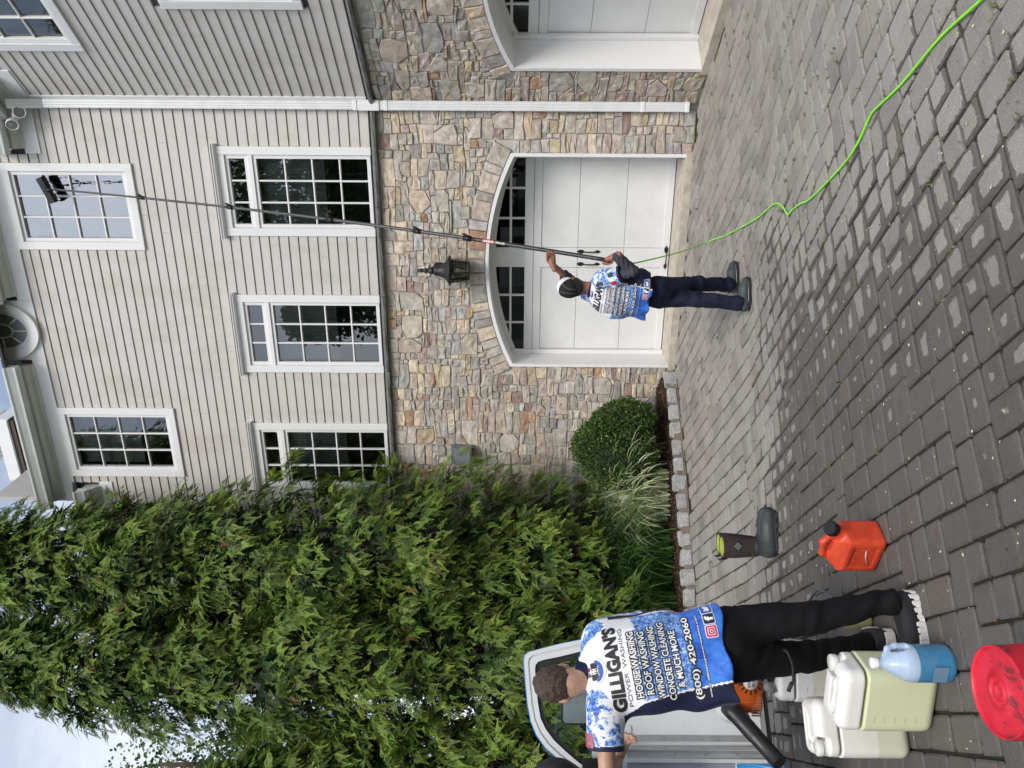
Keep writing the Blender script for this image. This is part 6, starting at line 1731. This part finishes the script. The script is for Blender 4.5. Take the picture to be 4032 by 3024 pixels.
# ---- man with the pole at the garage
J1 = dict(head=at(2248, 1128, 6.93), neck=at(2330, 1140, 6.95), Rsho=at(2372, 1102, 6.80), Lsho=at(2352, 1166, 7.08), Relb=at(2490, 1066, 6.60), Rwri=at(2425, 1022, 6.62), Lelb=at(2288, 1138, 7.20), Lwri=at(2190, 1066, 7.02),
          Rhip=at(2598, 1128, 6.88), Lhip=at(2598, 1176, 7.02), Rkne=at(2750, 1118, 7.12), Lkne=at(2742, 1178, 6.98), Rank=at(2868, 1122, 7.30), Lank=at(2905, 1195, 6.93))
gr1, gr2 = polept(2398), polept(2165)
J1['Rwri'] = gr1 + Vector((.03, -.06, -.055)); J1['Lwri'] = gr2 + Vector((-.13, .02, -.035))
pd = (gr2 - gr1).normalized()
man1 = make_person(dict(tag='far', far=True, panel=1, cutk=.10, hipk=.86, seed=6, base=Vector((.95, 7.05, 0)), label='person in black and white cap and navy trousers holding the long pole', skin=(.30, .135, .085),
    right=(.80, -.60, 0), neck=at(2322, 1140, 6.95), hem=at(2552, 1163, 6.93), j=J1, loft=([0, .15, .35, .6, .8, .9, .96, 1.0, 1.05], [.232, .228, .224, .226, .212, .178, .125, .085, .075], [.172, .166, .158, .152, .130, .10, .085, .072, .066], [0, -.012, -.03, -.04, -.025, .0, .0, .0, .0]),
    cuff={'R': .70, 'L': .66}, slr=(.086, .078), head_fwd=(.52, .68, .50), head_up=(-.28, -.42, .86), handR=(J1['Rwri'], (-.12, .35, .35), (-.7, .7, .0), (.0, .3, 1.0), (1.1, 1.3, .9)), handL=(J1['Lwri'], (.85, -.1, .28), (.5, -.85, 0), (-.1, .1, 1.0), (1.0, 1.2, .8)),
    tx=.0, print=[(a, b * .86, c * .93, d * .9, s) for a, b, c, d, s in PR], icons=[(x * .95, c) for x, c in ICO], icon=.9, icon_z=.045, crest=.525, trouser=(.086, .068, .064), trouser_mat=cloth_mat('navy_trousers', (.014, .015, .034), .3)))
def cap_f(P, k=0.0):
    q = (P - man1.hc) @ man1.HB.T; d = ellip(q, (0, -.008, .030), (.090 + k, .112 + k, .108 + k)); return np.maximum(d, -plane(q, (0, .0, .012), (0, .10, 1)))
def cap_col(V):
    q = (V - man1.hc) @ man1.HB.T; wht = (q[:, 1] > -.008).astype(float)
    seam = (np.abs(q[:, 0]) < .004) | (np.abs(np.abs(q[:, 0]) - .05 - .3 * (q[:, 1] + .06)) < .003)
    c = np.where(wht[:, None] > .5, np.array([[.72, .71, .69]]), np.array([[.014, .014, .016]])); c[(wht < .5) & seam] = (.08, .08, .08); return {'col': c}
sdf_obj('cap', cap_f, man1.hc - .16, man1.hc + .17, .0055, colattr_mat('cap_cloth', .85, 0, .12), man1.root, man1.O, cap_col)
def brim(P):
    q = (P - man1.hc) @ man1.HB.T; d = np.hypot(q[:, 0], (q[:, 1] - .075) * .95) - .095; sl = q[:, 2] - (.024 - .9 * np.maximum(q[:, 1] - .10, 0) ** 2 * 4 - 6 * q[:, 0] ** 2 * .4); return np.maximum(np.maximum(d, np.abs(sl) - .005), .07 - q[:, 1])
sdf_obj('cap_brim', brim, man1.hc - .22, man1.hc + .26, .006, simple('brim_black', (.016, .016, .018), .85), man1.root, man1.O)
def hair1(P):
    q = (P - man1.hc) @ man1.HB.T; d = ellip(q, (0, -.026, -.012), (.086, .094, .088)) + .004 * wob(P, 120, 8); d = np.maximum(d, plane(q, (0, .005, 0), (0, 1, 0))); return np.maximum(d, plane(q, (0, 0, .02), (0, 0, 1)))
sdf_obj('hair', hair1, man1.hc - .15, man1.hc + .12, .006, hair_mat('black_hair', (.012, .010, .010)), man1.root, man1.O)
# grey undersleeves reaching from the short sleeves to the wrists
for s_ in 'RL':
    a, e, w_ = man1.J[s_ + 'sho'], man1.J[s_ + 'elb'], man1.J[s_ + 'wri']; pt_ = [a + (e - a) * .5, e, e + (w_ - e) * (.92 if s_ == 'R' else .62)]
    jj = np.array(pt_); sdf_obj('undersleeve', lambda P: chain(P, pt_, [.060, .050, .047], .02) + .0028 * np.sin(P[:, 2] * 150 + 3 * wob(P, 20, 4)), jj.min(0) - .09, jj.max(0) + .09, .0075, cloth_mat('charcoal_undersleeve', (.055, .055, .066), .2), man1.root, man1.O)
M_BOOT = simple('grey_boot_rubber', (.045, .054, .058), .6, var=.12); M_BSOLE = simple('boot_sole', (.02, .021, .022), .7)
for hx_, dr in ((Vector((J1['Lank'].x - .07, J1['Lank'].y - .0, 0.0)), (.95, .05)), (Vector((J1['Rank'].x - .07, J1['Rank'].y, 0.0)), (.93, .2))):
    hx_.z = gz(hx_.y); b_ = shoe(man1.root, man1.O, hx_, dr, .315, M_BOOT, M_BSOLE, .17, 'boot')
    d = Vector((dr[0], dr[1], 0)).normalized(); s_ = Vector((-d.y, d.x, 0)); P_ = []
    for k in range(25):
        a = 2 * math.pi * k / 24; x = .155 + .158 * math.cos(a); P_.append(hx_ + d * x + s_ * (.052 * math.sin(a)) + Vector((0, 0, .030)) - Vector(man1.O))
    MB().tube(P_, .0028, 5, cap=False).build('piping', simple('pale_piping', (.35, .38, .36), .6), b_)
# flag patch on the near sleeve
a, e = Vector(J1['Rsho']), Vector(J1['Relb']); ax = (e - a).normalized(); c = a + ax * .14; vw = Vector((-.35, -.9, .15)); vw = (vw - ax * vw.dot(ax)).normalized(); tg = ax.cross(vw)
for k, colr in enumerate(((.005, .05, .03), (.7, .7, .7), (.55, .01, .015))):
    V = []
    for s_ in (-1, 1):
        for b_ in (-.22, .22): an = (k - 1) * .46 + b_; V.append(c + ax * (s_ * .024) + vw * (.090 * math.cos(an)) + tg * (.090 * math.sin(an)) - Vector(man1.O))
    link('flag_patch', mesh('flag_patch', V, [(0, 1, 3, 2)]), simple('flag_%d' % k, colr, .7), man1.so)
# ================================================================= VAN (open cab door reaching into the picture)
M_VW = simple('van_white_paint', (.66, .68, .68), .32, var=.03, nscale=3); M_VB = simple('van_blue_paint', (.02, .22, .48), .3, var=.04)
M_SEAL = simple('black_rubber_seal', (.012, .012, .013), .6); M_ALU = simple('dull_aluminium', (.42, .43, .43), .42, .5, var=.08, nscale=20)
M_VGL = glass('van_glass', (.80, .88, .84), 1.5, 0, .02)
van = tag(empty('van', Vector((-3.2, 4.4, gz(4.4)))), 'white and blue van with its cab door open behind the bending man', 'van')
V0 = Vector(van.location)
# door plane: vertical, from far right end A to near left end B
DA, DB = at(2985, 2560, 5.02), at(3030, 3040, 4.72); DA.z = DB.z = .55; dirn = (DB - DA).normalized(); dn = Vector((dirn.y, -dirn.x, 0))
if dn.y > 0: dn = -dn
def onp(x, y):       # photo pixel -> point on the door plane (along, height)
    d = ray(x, y); o_ = Vector((0, 0, CAMZ)); t = (DA - o_).dot(dn) / d.dot(dn); p = o_ + d * t
    return ((p - DA).dot(dirn), p.z)
def slab(nm, poly, n0, n1, mat, par, hole=None):
    P0 = [DA + dirn * a + Vector((0, 0, z - DA.z)) for a, z in poly]; n = len(poly); mb = MB()
    if hole is None:
        mb.add([p + dn * n0 - V0 for p in P0] + [p + dn * n1 - V0 for p in P0], [tuple(range(n)), tuple(range(n, 2 * n))[::-1]] + [(i, n + i, n + (i + 1) % n, (i + 1) % n) for i in range(n)])
    else:
        H0 = [DA + dirn * a + Vector((0, 0, z - DA.z)) for a, z in hole]
        V = [p + dn * n0 - V0 for p in P0] + [p + dn * n0 - V0 for p in H0] + [p + dn * n1 - V0 for p in P0] + [p + dn * n1 - V0 for p in H0]
        Fc = []
        for i in range(n):
            j = (i + 1) % n; Fc += [(i, j, n + j, n + i), (2 * n + i, 3 * n + i, 3 * n + j, 2 * n + j), (i, 2 * n + i, 2 * n + j, j), (n + i, n + j, 3 * n + j, 3 * n + i)]
        mb.add(V, Fc)
    return mb.build(nm, mat, par)
outer = [(2340, 2508), (2310, 2513), (2200, 2535), (2120, 2556), (2082, 2566), (2063, 2580), (2060, 2600), (2066, 2680), (2075, 2770), (2088, 2840), (2110, 2895), (2145, 2945), (2190, 2985), (2240, 3020), (2290, 3055), (2340, 3090)]
inner = [(2320, 2560), (2308, 2562), (2200, 2588), (2140, 2600), (2118, 2608), (2108, 2620), (2106, 2640), (2110, 2690), (2117, 2770), (2128, 2830), (2148, 2872), (2180, 2915), (2222, 2955), (2256, 2985), (2290, 3012), (2330, 3045)]
def sh(pts, k, c=(2230, 2800)): return [(c[0] + (x - c[0]) * k, c[1] + (y - c[1]) * k) for x, y in pts]
oo, ii = [onp(*p) for p in outer], [onp(*p) for p in inner]
def strip(nm, A, B, n0, n1, mat, par):
    V = []; n = len(A)
    for (a, z), (c, y) in zip(A, B):
        p, q = DA + dirn * a + Vector((0, 0, z - DA.z)) - V0, DA + dirn * c + Vector((0, 0, y - DA.z)) - V0
        V += [p + dn * n0, q + dn * n0, q + dn * n1, p + dn * n1]
    return MB().add(V, [(i * 4 + k, i * 4 + (k + 1) % 4, i * 4 + 4 + (k + 1) % 4, i * 4 + 4 + k) for i in range(n - 1) for k in range(4)]).build(nm, mat, par)
bot = onp(2985, 2692)[1]
a_r, a_l = onp(2600, 2520)[0], onp(2600, 3060)[0]
door = slab('door_panel', [(a_r, bot + .03), (a_l, bot + .03), (a_l, onp(2330, 3040)[1]), (onp(2330, 2555)[0], onp(2330, 2555)[1] - .0)], .0, .05, M_VW, van)
def lerp2(A, B, k): return [(a[0] + (b[0] - a[0]) * k, a[1] + (b[1] - a[1]) * k) for a, b in zip(A, B)]
strip('window_frame', lerp2(oo, ii, .07), lerp2(oo, ii, .40), .035, -.02, M_VW, door); strip('window_frame', lerp2(oo, ii, .40), lerp2(oo, ii, .55), .022, -.02, M_VW, door)
strip('window_frame', lerp2(oo, ii, .55), lerp2(oo, ii, 1.0), .040, -.02, M_VW, door)
strip('painted_edge', oo, lerp2(oo, ii, .07), .012, -.03, M_VB, door)
strip('window_seal', ii, lerp2(oo, ii, 1.42), .028, -.01, M_SEAL, door)
gl = lerp2(oo, ii, 1.3); gp_ = [DA + dirn * a + Vector((0, 0, z - DA.z)) - V0 - dn * .004 for a, z in gl] + [DA + dirn * onp(2470, 3060)[0] + Vector((0, 0, onp(2400, 3060)[1] - DA.z)) - V0 - dn * .004, DA + dirn * onp(2400, 2545)[0] + Vector((0, 0, onp(2400, 2545)[1] - DA.z)) - V0 - dn * .004]
MB().add(gp_, [tuple(range(len(gp_)))]).build('window_pane', M_VGL, door)
slab('bottom_seal', [(a_r, bot - .03), (a_l, bot - .03), (a_l, bot + .0), (a_r, bot + .0)], .01, .045, M_SEAL, door); slab('bottom_rail', [(a_r, bot + .0), (a_l, bot + .0), (a_l, bot + .032), (a_r, bot + .032)], -.004, .055, M_ALU, door)
for (ya, yb, n1, mt) in ((2898, 2920, .065, M_ALU), (2922, 2936, .045, M_SEAL), (2938, 2952, .07, M_ALU), (2954, 2986, .05, M_ALU), (2988, 3003, .07, M_VW), (3005, 3060, .06, simple('grey_door_edge', (.33, .36, .40), .5))):
    A, B = onp(2700, ya)[0], onp(2700, yb)[0]; slab('hinge_rail', [(A, bot + .02), (B, bot + .02), (B, onp(2462, 2960)[1]), (A, onp(2462, 2960)[1])], .02, n1, mt, door)
for k in range(4):
    p = DA + dirn * onp(2700, 2970)[0] + Vector((0, 0, onp(2530 + k * 120, 2970)[1] - DA.z)) - V0; MB().tube([p + dn * .045, p + dn * .056], .008, 8).build('rivet', M_ALU, door)
p = onp(2450, 2900); slab('latch_plate', [(p[0] - .06, p[1] - .05), (p[0] + .03, p[1] - .05), (p[0] + .03, p[1] + .01), (p[0] - .06, p[1] + .01)], .05, .058, M_VW, door)
c_ = DA + dirn * onp(2425, 2915)[0] + Vector((0, 0, onp(2425, 2915)[1] - DA.z)) - V0 + dn * .03; MB().tube([c_, c_ + dn * .06, c_ + dn * .065 + dirn * .03], .012, 8).build('latch', M_ALU, door)
slab('hinge_block', [(onp(2290, 2985)[0], onp(2290, 2985)[1]), (onp(2290, 3060)[0], onp(2290, 3060)[1]), (onp(2360, 3060)[0], onp(2360, 3060)[1]), (onp(2360, 2985)[0], onp(2360, 2985)[1])], .0, .08, M_SEAL, door)
# mirror beyond the glass
mc = at(2262, 2790, 5.55) - V0
mr = MB(); mh = [(-.12, .075), (-.10, .095), (.10, .095), (.12, .07), (.12, -.09), (.09, -.115), (-.09, -.115), (-.12, -.09)]
mr.add([mc + Vector((x, y, z)) for y in (0, .09) for x, z in mh], [tuple(range(8)), tuple(range(8, 16))[::-1]] + [(i, (i + 1) % 8, 8 + (i + 1) % 8, 8 + i) for i in range(8)]); mirror = mr.build('side_mirror', M_SEAL, van)
MB().add([mc + Vector((x * .86, -.004, z * .86)) for x, z in mh], [tuple(range(8))]).build('mirror_glass', glass('mirror_silver', (.1, .1, .1), 8.0, 0, .6), mirror)
MB().tube([mc + Vector((-.05, .04, -.11)), mc + Vector((-.10, .04, -.30)), mc + Vector((-.2, .0, -.42))], .022, 8).build('mirror_arm', M_SEAL, mirror)
# cab seat back and sill just inside the left edge
sdf_obj('seat_back', lambda P: smin(ellip(P, tuple(at(2190, 3078, 4.35) - V0), (.13, .10, .15)), rbox(P, tuple(at(2420, 3150, 4.4) - V0), (.16, .10, .3), .08), .08), tuple(at(2190, 3078, 4.35) - V0 + Vector((-.5, -.25, -.75))), tuple(at(2190, 3078, 4.35) - V0 + Vector((.3, .35, .3))), .02, M_SEAL, van)
sl = [at(2905, 3000, 4.25), at(2930, 3040, 4.2), at(3090, 3040, 4.2), at(3075, 3022, 4.25)]
e = MB(); E3 = Vector((-.9, .1, 0)); P0 = [p - V0 for p in sl]
s0, s1 = at(2905, 3016, 4.3) - V0, at(3095, 3030, 4.1) - V0
e.add([s0, s1, s1 + E3, s0 + E3, s0 + Vector((0, .04, 0)), s1 + Vector((0, .04, 0)), s1 + E3 + Vector((0, .04, 0)), s0 + E3 + Vector((0, .04, 0))], [(0, 1, 2, 3), (7, 6, 5, 4), (0, 4, 5, 1), (1, 5, 6, 2), (3, 2, 6, 7), (0, 3, 7, 4)]).build('body_sill', M_VW, van)
MB().tube([s0, s0.lerp(s1, .5) + Vector((.01, 0, .01)), s1], .012, 8).build('painted_edge', M_VB, van)
def vb(x0, x1, y0, y1, z0, z1): return MB().cbox(x0 - V0.x, x1 - V0.x, y0 - V0.y, y1 - V0.y, z0 - V0.z, z1 - V0.z, .05)
vb(-4.7, -2.66, 2.5, 5.0, .55, 1.45).build('lower_body', M_VB, van); vb(-4.66, -2.70, 2.52, 4.96, 1.45, 2.45).build('upper_body', M_VW, van)
MB().box(-2.699 - V0.x, -2.685 - V0.x, 3.0 - V0.y, 4.2 - V0.y, 1.6 - V0.z, 2.2 - V0.z).build('side_window', M_SEAL, van)
for yy_ in (3.0, 4.55):
    wv = MB().lathe([(.20, -.1), (.34, -.1), (.36, -.06), (.36, .06), (.34, .1), (.20, .1), (.19, .06), (.05, .05)], 24); wv.v = [(v[2] - 2.72 - V0.x, v[0] + yy_ - V0.y, v[1] + gz(yy_) + .36 - V0.z) for v in wv.v]; wv.build('wheel', M_SEAL, van)
